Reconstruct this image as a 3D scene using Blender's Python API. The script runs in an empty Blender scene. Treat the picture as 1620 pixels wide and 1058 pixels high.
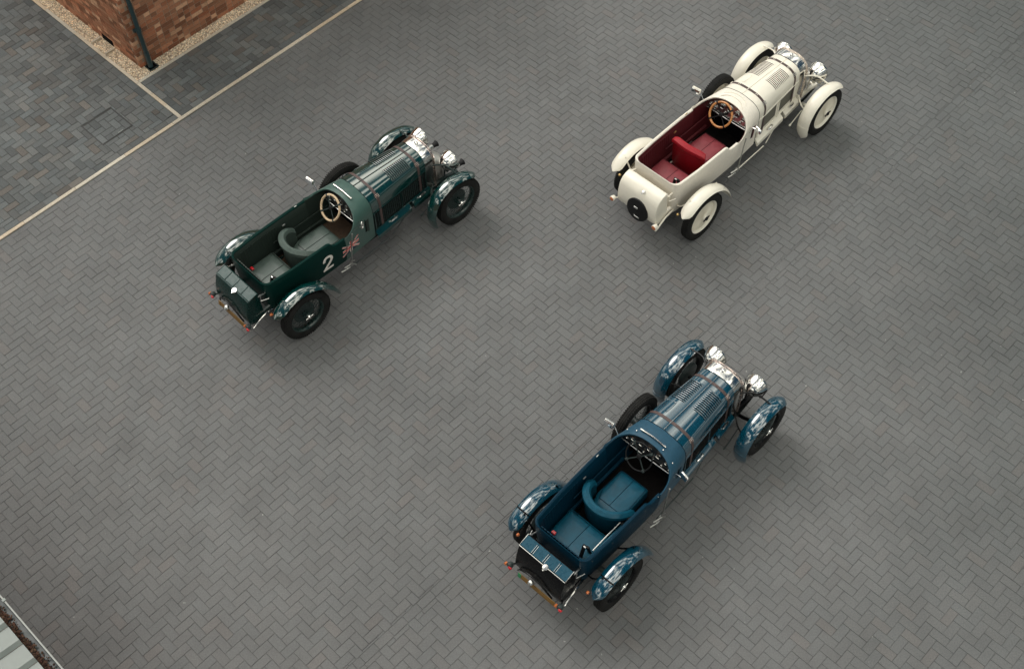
import bpy, math, random
import numpy as np
from mathutils import Matrix, Vector
R_ = random.Random(7)
scn = bpy.context.scene
COL = scn.collection
# ------------------------------------------------------------------ camera
F_PX, TILT, ROLL, CAMH, PSI = 2028.03, 0.6162989, -0.0505500, 14.1876, 0.7575840
cam_d = bpy.data.cameras.new('camera')
cam = bpy.data.objects.new('camera', cam_d); COL.objects.link(cam)
cam_d.sensor_width = 36.0; cam_d.lens = F_PX / 1620 * 36.0; cam_d.clip_end = 500; cam_d.clip_start = 0.1
_fw = Vector((0, math.sin(TILT), -math.cos(TILT))); _rt = Vector((1, 0, 0)); _up = _rt.cross(_fw)
_r2 = _rt * math.cos(ROLL) + _up * math.sin(ROLL); _u2 = -_rt * math.sin(ROLL) + _up * math.cos(ROLL)
cam.matrix_world = Matrix(((_r2.x, _u2.x, -_fw.x, 0), (_r2.y, _u2.y, -_fw.y, 0), (_r2.z, _u2.z, -_fw.z, CAMH), (0, 0, 0, 1)))
scn.camera = cam
# ------------------------------------------------------------------ light
SUN_AZ, SUN_EL = math.radians(130), math.radians(50)      # azimuth of the light from +X, anticlockwise
world = bpy.data.worlds.new('World'); scn.world = world; world.use_nodes = True
nt = world.node_tree; nt.nodes.clear()
def wn(t, **k):
    n = nt.nodes.new(t)
    for a, b in k.items(): setattr(n, a, b)
    return n
sky = wn('ShaderNodeTexSky', sky_type='NISHITA', sun_disc=False)
sky.sun_elevation = SUN_EL; sky.sun_rotation = math.pi / 2 - SUN_AZ
sky.air_density = 1.0; sky.dust_density = 2.0
tc = wn('ShaderNodeTexCoord')
mp = wn('ShaderNodeMapping'); mp.inputs['Scale'].default_value = (1.0, 1.0, 2.2); mp.inputs['Location'].default_value = (3.4, 4.6, 1.8); mp.inputs['Rotation'].default_value = (0.2, 0.1, 0.6)
nz = wn('ShaderNodeTexNoise'); nz.inputs['Scale'].default_value = 2.6; nz.inputs['Detail'].default_value = 4; nz.inputs['Roughness'].default_value = 0.52; nz.inputs['Distortion'].default_value = 0.5
cr = wn('ShaderNodeValToRGB')
cr.color_ramp.elements[0].position = 0.475; cr.color_ramp.elements[0].color = (0, 0, 0, 1)
cr.color_ramp.elements[1].position = 0.615; cr.color_ramp.elements[1].color = (1, 1, 1, 1)
nz2 = wn('ShaderNodeTexNoise'); nz2.inputs['Scale'].default_value = 4.0; nz2.inputs['Detail'].default_value = 5
cr2 = wn('ShaderNodeValToRGB')
cr2.color_ramp.elements[0].position = 0.35; cr2.color_ramp.elements[0].color = (24.0, 24.0, 21.5, 1)
cr2.color_ramp.elements[1].position = 0.62; cr2.color_ramp.elements[1].color = (50.0, 48.5, 42.5, 1)
hs = wn('ShaderNodeHueSaturation'); hs.inputs['Saturation'].default_value = 1.3; hs.inputs['Value'].default_value = 0.50; hs.inputs['Hue'].default_value = 0.475
mx = wn('ShaderNodeMix', data_type='RGBA')
bg = wn('ShaderNodeBackground'); bg.inputs['Strength'].default_value = 0.075
wo = wn('ShaderNodeOutputWorld')
L = nt.links.new
L(tc.outputs['Generated'], mp.inputs['Vector']); L(mp.outputs[0], nz.inputs['Vector']); L(mp.outputs[0], nz2.inputs['Vector'])
L(nz.outputs['Fac'], cr.inputs['Fac']); L(nz2.outputs['Fac'], cr2.inputs['Fac']); L(sky.outputs[0], hs.inputs['Color'])
L(cr.outputs['Color'], mx.inputs[0]); L(hs.outputs[0], mx.inputs[6]); L(cr2.outputs['Color'], mx.inputs[7])
# overcast luminance falls towards the horizon: (1 + 2 sin elevation) / 3
spz = wn('ShaderNodeSeparateXYZ'); L(tc.outputs['Generated'], spz.inputs[0])
grd = wn('ShaderNodeMapRange'); grd.inputs['To Min'].default_value = 0.36; grd.inputs['To Max'].default_value = 1.14
L(spz.outputs[2], grd.inputs['Value'])
mg = wn('ShaderNodeMix', data_type='RGBA', blend_type='MULTIPLY'); mg.inputs[0].default_value = 1
L(mx.outputs[2], mg.inputs[6]); L(grd.outputs[0], mg.inputs[7]); L(mg.outputs[2], bg.inputs['Color']); L(bg.outputs[0], wo.inputs['Surface'])
sun_d = bpy.data.lights.new('sun', 'SUN'); sun_d.energy = 1.5; sun_d.angle = math.radians(32); sun_d.color = (1.0, 0.97, 0.93)
sun = bpy.data.objects.new('sun', sun_d); COL.objects.link(sun)
_sd = Vector((math.cos(SUN_EL) * math.cos(SUN_AZ), math.cos(SUN_EL) * math.sin(SUN_AZ), math.sin(SUN_EL)))
sun.rotation_euler = _sd.to_track_quat('Z', 'Y').to_euler(); sun.location = (0, 0, 30)
scn.view_settings.view_transform = 'Standard'; scn.view_settings.look = 'None'
scn.view_settings.exposure = 0.0; scn.view_settings.gamma = 1.0; scn.view_settings.use_curve_mapping = False

# ------------------------------------------------------------------ materials
def new_mat(name):
    m = bpy.data.materials.new(name); m.use_nodes = True
    return m, m.node_tree, m.node_tree.nodes['Principled BSDF']
def rgb(c): return (c[0], c[1], c[2], 1)
def add(t, k, **kw):
    n = t.nodes.new(k)
    for a, b in kw.items(): setattr(n, a, b)
    return n
def mat(name, col, rough=0.5, metal=0.0, coat=0.0, var=0.12, scale=30, bump=0.0, bscale=200, spec=0.5, rvar=0.08, sheen=0.0):
    """plain procedural material: colour and roughness broken up by object-space noise, optional bump"""
    m, t, b = new_mat(name)
    b.inputs['Metallic'].default_value = metal; b.inputs['Coat Weight'].default_value = coat
    b.inputs['Coat Roughness'].default_value = 0.07; b.inputs['Specular IOR Level'].default_value = spec
    if sheen: b.inputs['Sheen Weight'].default_value = sheen
    co = add(t, 'ShaderNodeTexCoord'); n = add(t, 'ShaderNodeTexNoise'); n.inputs['Scale'].default_value = scale; n.inputs['Detail'].default_value = 5
    t.links.new(co.outputs['Object'], n.inputs['Vector'])
    mr = add(t, 'ShaderNodeMapRange'); mr.inputs['From Min'].default_value = 0.3; mr.inputs['From Max'].default_value = 0.7
    mr.inputs['To Min'].default_value = 1 - var; mr.inputs['To Max'].default_value = 1 + var
    t.links.new(n.outputs['Fac'], mr.inputs['Value'])
    mu = add(t, 'ShaderNodeMix', data_type='RGBA', blend_type='MULTIPLY'); mu.inputs[0].default_value = 1
    mu.inputs[6].default_value = rgb(col); t.links.new(mr.outputs[0], mu.inputs[7]); t.links.new(mu.outputs[2], b.inputs['Base Color'])
    r2 = add(t, 'ShaderNodeMapRange'); r2.inputs['From Min'].default_value = 0.3; r2.inputs['From Max'].default_value = 0.7
    r2.inputs['To Min'].default_value = max(0.02, rough - rvar); r2.inputs['To Max'].default_value = rough + rvar
    t.links.new(n.outputs['Fac'], r2.inputs['Value']); t.links.new(r2.outputs[0], b.inputs['Roughness'])
    if bump:
        n2 = add(t, 'ShaderNodeTexNoise'); n2.inputs['Scale'].default_value = bscale; n2.inputs['Detail'].default_value = 3
        t.links.new(co.outputs['Object'], n2.inputs['Vector'])
        bp = add(t, 'ShaderNodeBump'); bp.inputs['Strength'].default_value = bump; bp.inputs['Distance'].default_value = 0.004
        t.links.new(n2.outputs['Fac'], bp.inputs['Height']); t.links.new(bp.outputs[0], b.inputs['Normal'])
    return m
def stone_mat(name, col, col2, stain=0.25, speck=0.0, rough=0.85, tintamp=0.5, bump=0.25):
    """paving / brick: 'tint' attribute per piece, world-space stains, fine grain"""
    m, t, b = new_mat(name)
    g = add(t, 'ShaderNodeNewGeometry'); at = add(t, 'ShaderNodeAttribute', attribute_name='tint')
    mixc = add(t, 'ShaderNodeMix', data_type='RGBA'); mixc.inputs[6].default_value = rgb(col); mixc.inputs[7].default_value = rgb(col2)
    sp = add(t, 'ShaderNodeSeparateColor'); t.links.new(at.outputs['Color'], sp.inputs[0])
    t.links.new(sp.outputs[0], mixc.inputs[0])
    # brightness from the piece
    mr = add(t, 'ShaderNodeMapRange'); mr.inputs['To Min'].default_value = 1 - tintamp; mr.inputs['To Max'].default_value = 1 + tintamp
    t.links.new(sp.outputs[1], mr.inputs['Value'])
    m1 = add(t, 'ShaderNodeMix', data_type='RGBA', blend_type='MULTIPLY'); m1.inputs[0].default_value = 1
    t.links.new(mixc.outputs[2], m1.inputs[6]); t.links.new(mr.outputs[0], m1.inputs[7])
    # stains at several sizes
    last = m1.outputs[2]
    for sc, amp, det in ((0.35, stain, 5), (2.3, stain * 0.6, 6), (60.0, 0.16, 4), (400.0, 0.14, 2)):
        n = add(t, 'ShaderNodeTexNoise'); n.inputs['Scale'].default_value = sc; n.inputs['Detail'].default_value = det
        t.links.new(g.outputs['Position'], n.inputs['Vector'])
        r = add(t, 'ShaderNodeMapRange'); r.inputs['From Min'].default_value = 0.3; r.inputs['From Max'].default_value = 0.7
        r.inputs['To Min'].default_value = 1 - amp; r.inputs['To Max'].default_value = 1 + amp
        t.links.new(n.outputs['Fac'], r.inputs['Value'])
        mm = add(t, 'ShaderNodeMix', data_type='RGBA', blend_type='MULTIPLY'); mm.inputs[0].default_value = 1
        t.links.new(last, mm.inputs[6]); t.links.new(r.outputs[0], mm.inputs[7]); last = mm.outputs[2]
    if speck:
        ov = add(t, 'ShaderNodeTexVoronoi'); ov.inputs['Scale'].default_value = 0.62; ov.inputs['Randomness'].default_value = 1
        on = add(t, 'ShaderNodeTexNoise'); on.inputs['Scale'].default_value = 7; on.inputs['Detail'].default_value = 5; t.links.new(g.outputs['Position'], on.inputs['Vector'])
        om = add(t, 'ShaderNodeVectorMath', operation='MULTIPLY_ADD'); om.inputs[1].default_value = (0.35, 0.35, 0.35)
        t.links.new(on.outputs['Color'], om.inputs[0]); t.links.new(g.outputs['Position'], om.inputs[2]); t.links.new(om.outputs[0], ov.inputs['Vector'])
        orr = add(t, 'ShaderNodeMapRange'); orr.inputs['From Min'].default_value = 0.03; orr.inputs['From Max'].default_value = 0.16; orr.inputs['To Min'].default_value = 0.90; orr.inputs['To Max'].default_value = 1
        t.links.new(ov.outputs['Distance'], orr.inputs['Value'])
        oo = add(t, 'ShaderNodeMix', data_type='RGBA', blend_type='MULTIPLY'); oo.inputs[0].default_value = 1
        t.links.new(last, oo.inputs[6]); t.links.new(orr.outputs[0], oo.inputs[7]); last = oo.outputs[2]
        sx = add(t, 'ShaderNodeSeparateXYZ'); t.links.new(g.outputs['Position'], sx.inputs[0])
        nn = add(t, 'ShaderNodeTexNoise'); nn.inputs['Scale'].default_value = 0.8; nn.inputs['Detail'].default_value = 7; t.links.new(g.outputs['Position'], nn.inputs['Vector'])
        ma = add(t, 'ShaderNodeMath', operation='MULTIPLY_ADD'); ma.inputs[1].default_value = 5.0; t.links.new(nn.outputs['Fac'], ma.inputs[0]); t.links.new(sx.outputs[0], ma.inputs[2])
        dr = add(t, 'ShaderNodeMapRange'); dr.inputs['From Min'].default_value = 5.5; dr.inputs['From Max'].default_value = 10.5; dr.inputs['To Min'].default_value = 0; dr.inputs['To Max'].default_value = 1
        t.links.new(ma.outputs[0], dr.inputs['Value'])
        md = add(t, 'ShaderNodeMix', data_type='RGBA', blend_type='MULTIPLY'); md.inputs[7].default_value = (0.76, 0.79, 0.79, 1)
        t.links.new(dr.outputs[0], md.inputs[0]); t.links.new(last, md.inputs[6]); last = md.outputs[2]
        v = add(t, 'ShaderNodeTexVoronoi'); v.inputs['Scale'].default_value = 4.6; v.inputs['Randomness'].default_value = 1
        dn = add(t, 'ShaderNodeTexNoise'); dn.inputs['Scale'].default_value = 25
        t.links.new(g.outputs['Position'], dn.inputs['Vector'])
        vm = add(t, 'ShaderNodeVectorMath', operation='MULTIPLY_ADD'); vm.inputs[1].default_value = (0.06, 0.06, 0.06)
        t.links.new(dn.outputs['Color'], vm.inputs[0]); t.links.new(g.outputs['Position'], vm.inputs[2]); t.links.new(vm.outputs[0], v.inputs['Vector'])
        r = add(t, 'ShaderNodeMapRange'); r.inputs['From Min'].default_value = 0.022; r.inputs['From Max'].default_value = 0.05
        r.inputs['To Min'].default_value = speck; r.inputs['To Max'].default_value = 0
        t.links.new(v.outputs['Distance'], r.inputs['Value'])
        # only some regions carry droppings
        pn = add(t, 'ShaderNodeTexNoise'); pn.inputs['Scale'].default_value = 0.5; t.links.new(g.outputs['Position'], pn.inputs['Vector'])
        pr = add(t, 'ShaderNodeMapRange'); pr.inputs['From Min'].default_value = 0.42; pr.inputs['From Max'].default_value = 0.60
        t.links.new(pn.outputs['Fac'], pr.inputs['Value'])
        ml = add(t, 'ShaderNodeMath', operation='MULTIPLY'); t.links.new(r.outputs[0], ml.inputs[0]); t.links.new(pr.outputs[0], ml.inputs[1])
        mm = add(t, 'ShaderNodeMix', data_type='RGBA'); mm.inputs[7].default_value = (0.5, 0.5, 0.47, 1)
        t.links.new(ml.outputs[0], mm.inputs[0]); t.links.new(last, mm.inputs[6]); last = mm.outputs[2]
    t.links.new(last, b.inputs['Base Color'])
    b.inputs['Roughness'].default_value = rough; b.inputs['Specular IOR Level'].default_value = 0.35
    n = add(t, 'ShaderNodeTexNoise'); n.inputs['Scale'].default_value = 160; n.inputs['Detail'].default_value = 4
    t.links.new(g.outputs['Position'], n.inputs['Vector'])
    bp = add(t, 'ShaderNodeBump'); bp.inputs['Strength'].default_value = bump; bp.inputs['Distance'].default_value = 0.004
    t.links.new(n.outputs['Fac'], bp.inputs['Height']); t.links.new(bp.outputs[0], b.inputs['Normal'])
    return m
def cloth(name, col, rough, spec=0.12):
    return mat(name, col, rough, var=0.08, bump=0.12, bscale=300, spec=spec)
def paint(name, col, rough=0.16, flake=0.0):
    m = mat(name, col, rough=rough, coat=1.0, var=0.05, scale=8, bump=0.05, bscale=9, rvar=0.04, spec=0.5)
    m.node_tree.nodes['Principled BSDF'].inputs['Coat IOR'].default_value = 2.1
    return m
MAT = {}
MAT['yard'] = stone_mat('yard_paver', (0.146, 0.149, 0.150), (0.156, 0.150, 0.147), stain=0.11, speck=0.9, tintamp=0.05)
MAT['walk'] = stone_mat('sidewalk_paver', (0.114, 0.124, 0.127), (0.130, 0.119, 0.109), stain=0.09, tintamp=0.24)
MAT['joint'] = stone_mat('joint_sand', (0.100, 0.101, 0.100), (0.100, 0.101, 0.100), stain=0.6)
MAT['joint_dark'] = stone_mat('joint_dark', (0.05, 0.05, 0.048), (0.05, 0.05, 0.048), stain=0.3)
MAT['kerb'] = stone_mat('kerb_stone', (0.52, 0.48, 0.41), (0.58, 0.46, 0.33), stain=0.12, tintamp=0.12)
MAT['brick'] = stone_mat('red_brick', (0.33, 0.125, 0.065), (0.50, 0.29, 0.18), stain=0.2, tintamp=0.4)
MAT['mortar'] = stone_mat('mortar', (0.36, 0.27, 0.20), (0.36, 0.27, 0.20), stain=0.2)
MAT['gravel'] = stone_mat('gravel', (0.74, 0.55, 0.36), (0.80, 0.72, 0.58), stain=0.12, tintamp=0.40)
MAT['black'] = mat('black_void', (0.004, 0.004, 0.005), 0.9, spec=0.1)
MAT['pipe'] = mat('downpipe_paint', (0.018, 0.045, 0.052), 0.35, coat=0.3)
MAT['roof_sheet'] = mat('roof_sheet', (0.27, 0.295, 0.28), 0.5, var=0.08, scale=6)
MAT['gutter'] = mat('gutter_paint', (0.028, 0.040, 0.040), 0.4, var=0.25, scale=12)
MAT['gutter_edge'] = mat('gutter_lip', (0.30, 0.31, 0.29), 0.4)
MAT['leaf'] = stone_mat('leaf_litter', (0.060, 0.022, 0.015), (0.085, 0.050, 0.028), stain=0.4, tintamp=0.6)
MAT['flatroof'] = mat('flat_roof', (0.18, 0.18, 0.18), 0.8, var=0.2, scale=3)
MAT['chrome'] = mat('polished_nickel', (0.78, 0.77, 0.74), 0.16, metal=1.0, var=0.04, rvar=0.04)
MAT['steel'] = mat('brushed_steel', (0.60, 0.60, 0.58), 0.30, metal=1.0, var=0.1)
MAT['dull'] = mat('dull_steel', (0.50, 0.50, 0.48), 0.38, metal=1.0, var=0.15)
MAT['alloy'] = mat('cast_alloy', (0.62, 0.61, 0.57), 0.38, metal=0.7, var=0.08, scale=12)
MAT['copper'] = mat('copper_tube', (0.86, 0.70, 0.63), 0.22, metal=1.0)
MAT['tyre'] = mat('tyre_rubber', (0.015, 0.0148, 0.0142), 0.8, spec=0.25, var=0.55, scale=9, bump=0.15, bscale=90)
MAT['rubber'] = mat('black_rubber', (0.008, 0.008, 0.009), 0.55, spec=0.3)
MAT['strap'] = mat('strap_leather', (0.085, 0.055, 0.052), 0.5, var=0.2, bump=0.2)
MAT['glassred'] = mat('red_lens', (0.65, 0.02, 0.03), 0.15, coat=0.6)
MAT['amber'] = mat('amber_lens', (0.55, 0.16, 0.05), 0.2, coat=0.6)
MAT['plate_yellow'] = mat('number_plate', (0.20, 0.11, 0.025), 0.45, var=0.15)
MAT['plate_green'] = mat('plate_flash', (0.03, 0.25, 0.10), 0.45)
MAT['mesh'] = mat('mesh_grille', (0.16, 0.155, 0.125), 0.6, var=0.1, bump=0.5, bscale=300)
MAT['meshdark'] = mat('dark_mesh', (0.005, 0.009, 0.009), 0.7, spec=0.25, bump=0.5, bscale=220)
MAT['dash'] = mat('dash_panel', (0.02, 0.02, 0.022), 0.4)
MAT['dial'] = mat('dial_face', (0.02, 0.02, 0.02), 0.2, coat=0.5)
MAT['decal_white'] = mat('decal_white', (0.88, 0.82, 0.76), 0.5)
MAT['decal_red'] = mat('decal_red', (0.60, 0.04, 0.035), 0.5)
MAT['decal_blue'] = mat('decal_blue', (0.01, 0.03, 0.10), 0.5)
MAT['carpet'] = mat('brown_carpet', (0.07, 0.042, 0.025), 0.9, var=0.3, bump=0.5, bscale=400)
MAT['carpetdark'] = mat('dark_carpet', (0.007, 0.006, 0.006), 0.95, spec=0.1, var=0.3, bump=0.5, bscale=400)
MAT['mirrorglass'] = mat('mirror_glass', (0.85, 0.87, 0.9), 0.03, metal=1.0, var=0.0, rvar=0.01)
MAT['brass'] = mat('brass', (0.6, 0.42, 0.18), 0.3, metal=1.0)

# ------------------------------------------------------------------ mesh helpers
class M:
    def __init__(s): s.v = []; s.f = []; s.m = []; s.t = []
    def addf(s, f, mi=0, tint=(0.5, 0.5)):
        s.f.append(tuple(f)); s.m.append(mi); s.t.append(tint)
    def grid(s, P, closeu=False, closev=False, mi=0, capu=False, flip=False):
        nu, nv = len(P), len(P[0]); b = len(s.v)
        for row in P: s.v += [tuple(p) for p in row]
        for i in range(nu if closeu else nu - 1):
            for j in range(nv if closev else nv - 1):
                a, c = i, (i + 1) % nu; d, e = j, (j + 1) % nv
                q = (b + a * nv + d, b + c * nv + d, b + c * nv + e, b + a * nv + e)
                s.addf(q[::-1] if flip else q, mi)
        if capu:
            s.addf([b + j for j in range(nv)][::-1 if not flip else 1], mi); s.addf([b + (nu - 1) * nv + j for j in range(nv)][::1 if not flip else -1], mi)
        return s
    def tube(s, pts, r, n=10, mi=0, closed=False, flat=1.0):
        pts = [Vector(p) for p in pts]; k = len(pts); rows = []
        up = Vector((0, 0, 1)); prev = None
        for i, p in enumerate(pts):
            if closed: d = pts[(i + 1) % k] - pts[i - 1]
            else: d = pts[min(i + 1, k - 1)] - pts[max(i - 1, 0)]
            d.normalize()
            if prev is None:
                a = d.cross(up)
                if a.length < 0.05: a = d.cross(Vector((0, 1, 0)))
            else: a = prev - d * prev.dot(d)
            a.normalize(); prev = a; b = d.cross(a)
            rr = r[i] if isinstance(r, (list, tuple)) else r
            rows.append([p + (a * math.cos(2 * math.pi * j / n) + b * math.sin(2 * math.pi * j / n) * flat) * rr for j in range(n)])
        s.grid(rows, closeu=closed, closev=True, mi=mi, capu=not closed)
        return s
    def box(s, c, size, rot=None, mi=0, tint=(0.5, 0.5), ch=0.0):
        hx, hy, hz = size[0] / 2, size[1] / 2, size[2] / 2; b = len(s.v); c = Vector(c)
        if ch > 0:      # chamfered top rim and vertical edges stay crisp: inset top
            P = [(-hx, -hy, -hz), (hx, -hy, -hz), (hx, hy, -hz), (-hx, hy, -hz), (-hx, -hy, hz - ch), (hx, -hy, hz - ch), (hx, hy, hz - ch), (-hx, hy, hz - ch),
                 (-hx + ch, -hy + ch, hz), (hx - ch, -hy + ch, hz), (hx - ch, hy - ch, hz), (-hx + ch, hy - ch, hz)]
            Fc = [(0, 1, 5, 4), (1, 2, 6, 5), (2, 3, 7, 6), (3, 0, 4, 7), (4, 5, 9, 8), (5, 6, 10, 9), (6, 7, 11, 10), (7, 4, 8, 11), (8, 9, 10, 11), (3, 2, 1, 0)]
        else:
            P = [(-hx, -hy, -hz), (hx, -hy, -hz), (hx, hy, -hz), (-hx, hy, -hz), (-hx, -hy, hz), (hx, -hy, hz), (hx, hy, hz), (-hx, hy, hz)]
            Fc = [(0, 3, 2, 1), (4, 5, 6, 7), (0, 1, 5, 4), (1, 2, 6, 5), (2, 3, 7, 6), (3, 0, 4, 7)]
        for p in P:
            q = Vector(p)
            if rot is not None: q = rot @ q
            s.v.append(tuple(c + q))
        for f in Fc: s.addf([b + i for i in f], mi, tint)
        return s
    def rbox(s, c, size, r=0.01, rot=None, mi=0, n=3):
        """box with all edges rounded (superellipsoid-like lofted layers)"""
        hx, hy, hz = [k / 2 for k in size]; r = min(r, hx * .99, hy * .99, hz * .99); c = Vector(c)
        def ring(ins, z):
            out = []
            rx, ry = hx - ins, hy - ins; rr = max(r - ins, 1e-4)
            for cx, cy, a0 in ((1, 1, 0), (-1, 1, 90), (-1, -1, 180), (1, -1, 270)):
                for k in range(n + 1):
                    a = math.radians(a0 + 90 * k / n)
                    q = Vector((cx * (rx - rr) + rr * math.cos(a), cy * (ry - rr) + rr * math.sin(a), z))
                    if rot is not None: q = rot @ q
                    out.append(c + q)
            return out
        rows = []
        for k in range(n + 1):
            a = math.radians(90 * k / n); rows.append(ring(r * (1 - math.sin(a)), -hz + r * (1 - math.cos(a))))
        for k in range(n + 1):
            a = math.radians(90 - 90 * k / n); rows.append(ring(r * (1 - math.sin(a)), hz - r * (1 - math.cos(a))))
        s.grid(rows, closev=True, mi=mi, capu=True)
        return s
    def lathe(s, prof, o, ax, n=24, mi=0, cap=True):
        ax = Vector(ax).normalized(); o = Vector(o)
        a = ax.cross(Vector((0, 0, 1)))
        if a.length < 0.05: a = ax.cross(Vector((1, 0, 0)))
        a.normalize(); b = ax.cross(a)
        rows = [[o + ax * h + (a * math.cos(2 * math.pi * j / n) + b * math.sin(2 * math.pi * j / n)) * r for j in range(n)] for h, r in prof]
        s.grid(rows, closev=True, mi=mi, capu=cap)
        return s
    def prism(s, poly, fn, th, mi=0):
        """extrude polygon poly (list of 2-tuples) mapped by fn(u, v, h)"""
        b = len(s.v); n = len(poly)
        for h in (0, th): s.v += [tuple(fn(u, v, h)) for u, v in poly]
        s.addf([b + i for i in range(n)][::-1], mi); s.addf([b + n + i for i in range(n)], mi)
        for i in range(n): s.addf((b + i, b + (i + 1) % n, b + n + (i + 1) % n, b + n + i), mi)
        return s
    def data(s, name, smooth=35, tint=False):
        me = bpy.data.meshes.new(name); me.from_pydata(s.v, [], s.f)
        me.polygons.foreach_set('material_index', s.m)
        if tint:
            at = me.color_attributes.new('tint', 'FLOAT_COLOR', 'CORNER')
            arr = np.zeros((len(me.loops), 4), dtype=np.float32); arr[:, 3] = 1
            lens = [len(f) for f in s.f]; tt = np.repeat(np.array(s.t, dtype=np.float32), lens, axis=0)
            arr[:, 0] = tt[:, 0]; arr[:, 1] = tt[:, 1]
            at.data.foreach_set('color', arr.ravel())
        if smooth:
            me.shade_smooth(); me.set_sharp_from_angle(angle=math.radians(smooth))
        me.update(); return me
def put(name, me, mats, parent=None, loc=None, kind=None, label=None, cat=None, group=None):
    o = bpy.data.objects.new(name, me); COL.objects.link(o)
    if me is not None:
        if not isinstance(mats, (list, tuple)): mats = [mats]
        while len(me.materials) < len(mats): me.materials.append(None)
        for i, mm in enumerate(mats):
            if me.materials[i] is None: me.materials[i] = mm
            if me.materials[i] != mm: o.material_slots[i].link = 'OBJECT'; o.material_slots[i].material = mm
    if parent is not None: o.parent = parent
    if loc is not None: o.location = loc
    for k, v in (('kind', kind), ('label', label), ('category', cat), ('group', group)):
        if v: o[k] = v
    return o
def spline(P, n, closed=False):
    """Catmull-Rom through points, n samples per span"""
    P = [Vector(p) for p in P]; out = []; k = len(P)
    for i in range(k if closed else k - 1):
        p0 = P[i - 1] if (i > 0 or closed) else P[0] * 2 - P[1]
        p1 = P[i]; p2 = P[(i + 1) % k]
        p3 = P[(i + 2) % k] if (i + 2 < k or closed) else P[-1] * 2 - P[-2]
        for j in range(n):
            t = j / n
            out.append(0.5 * ((2 * p1) + (p2 - p0) * t + (2 * p0 - 5 * p1 + 4 * p2 - p3) * t * t + (3 * p1 - p0 - 3 * p2 + p3) * t ** 3))
    if not closed: out.append(P[-1])
    return out
def interp(x, xs, ys): return float(np.interp(x, xs, ys))

# ------------------------------------------------------------------ site frame: a runs up-right, b runs down-right
CA, SA = math.cos(PSI), math.sin(PSI)
def ab(a, b, z=0.0): return Vector((a * CA + b * SA, a * SA - b * CA, z))
ROTAB = Matrix(((CA, SA, 0), (SA, -CA, 0), (0, 0, 1)))        # (a,b,z) -> world (mirrored frame, faces re-wound below)
def fixw(m):           # re-wind faces built in the mirrored a,b frame
    m.f = [tuple(reversed(f)) for f in m.f]; return m
def inview(p, mx=0.35, my=0.35):
    d = p - Vector((0, 0, CAMH)); z = d.dot(_fw)
    if z <= 0: return None
    u, v = F_PX * d.dot(_r2) / z / 810, F_PX * d.dot(_u2) / z / 529
    if abs(u) < 1 + mx and abs(v) < 1 + my: return z, abs(u) < 1.0 and abs(v) < 1.0
    return None
W = 0.112888
# ------------------------------------------------------------------ ground
g = M(); S_ = 260
g.grid([[(-S_, -S_, -0.02), (S_, -S_, -0.02)], [(-S_, S_, -0.02), (S_, S_, -0.02)]], flip=True)
def block_mat(name, c1, c2, cm_, w, h, vertical=False):
    m, t, b = new_mat(name); g_ = add(t, 'ShaderNodeNewGeometry'); bt = add(t, 'ShaderNodeTexBrick'); mp_ = add(t, 'ShaderNodeMapping')
    src = g_.outputs['Position']
    if vertical:
        dt = add(t, 'ShaderNodeVectorMath', operation='DOT_PRODUCT'); dt.inputs[1].default_value = (SA + CA, SA - CA, 0); t.links.new(src, dt.inputs[0])
        sx = add(t, 'ShaderNodeSeparateXYZ'); cx = add(t, 'ShaderNodeCombineXYZ'); t.links.new(src, sx.inputs[0]); t.links.new(dt.outputs['Value'], cx.inputs[0]); t.links.new(sx.outputs[2], cx.inputs[1]); src = cx.outputs[0]
    else: mp_.inputs['Rotation'].default_value = (0, 0, -PSI)
    t.links.new(src, mp_.inputs[0]); t.links.new(mp_.outputs[0], bt.inputs['Vector'])
    bt.inputs['Color1'].default_value = rgb(c1); bt.inputs['Color2'].default_value = rgb(c2); bt.inputs['Mortar'].default_value = rgb(cm_)
    bt.inputs['Scale'].default_value = 1; bt.inputs['Brick Width'].default_value = w; bt.inputs['Row Height'].default_value = h; bt.inputs['Mortar Size'].default_value = .005
    n = add(t, 'ShaderNodeTexNoise'); n.inputs['Scale'].default_value = .5; n.inputs['Detail'].default_value = 6; t.links.new(g_.outputs['Position'], n.inputs['Vector'])
    r_ = add(t, 'ShaderNodeMapRange'); r_.inputs['To Min'].default_value = .8; r_.inputs['To Max'].default_value = 1.2; t.links.new(n.outputs['Fac'], r_.inputs['Value'])
    mm = add(t, 'ShaderNodeMix', data_type='RGBA', blend_type='MULTIPLY'); mm.inputs[0].default_value = 1; t.links.new(bt.outputs['Color'], mm.inputs[6]); t.links.new(r_.outputs[0], mm.inputs[7])
    t.links.new(mm.outputs[2], b.inputs['Base Color']); b.inputs['Roughness'].default_value = .85
    return m
ground = put('ground', g.data('ground', 0), block_mat('far_paving', (0.146, 0.149, 0.150), (0.137, 0.14, 0.141), (.1, .1, .1), .226, .113), kind='structure')
def clip_rect(r, reg):
    a0, b0, a1, b1 = r; A0, B0, A1, B1 = reg
    return (max(a0, A0), max(b0, B0), min(a1, A1), min(b1, B1))
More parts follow.
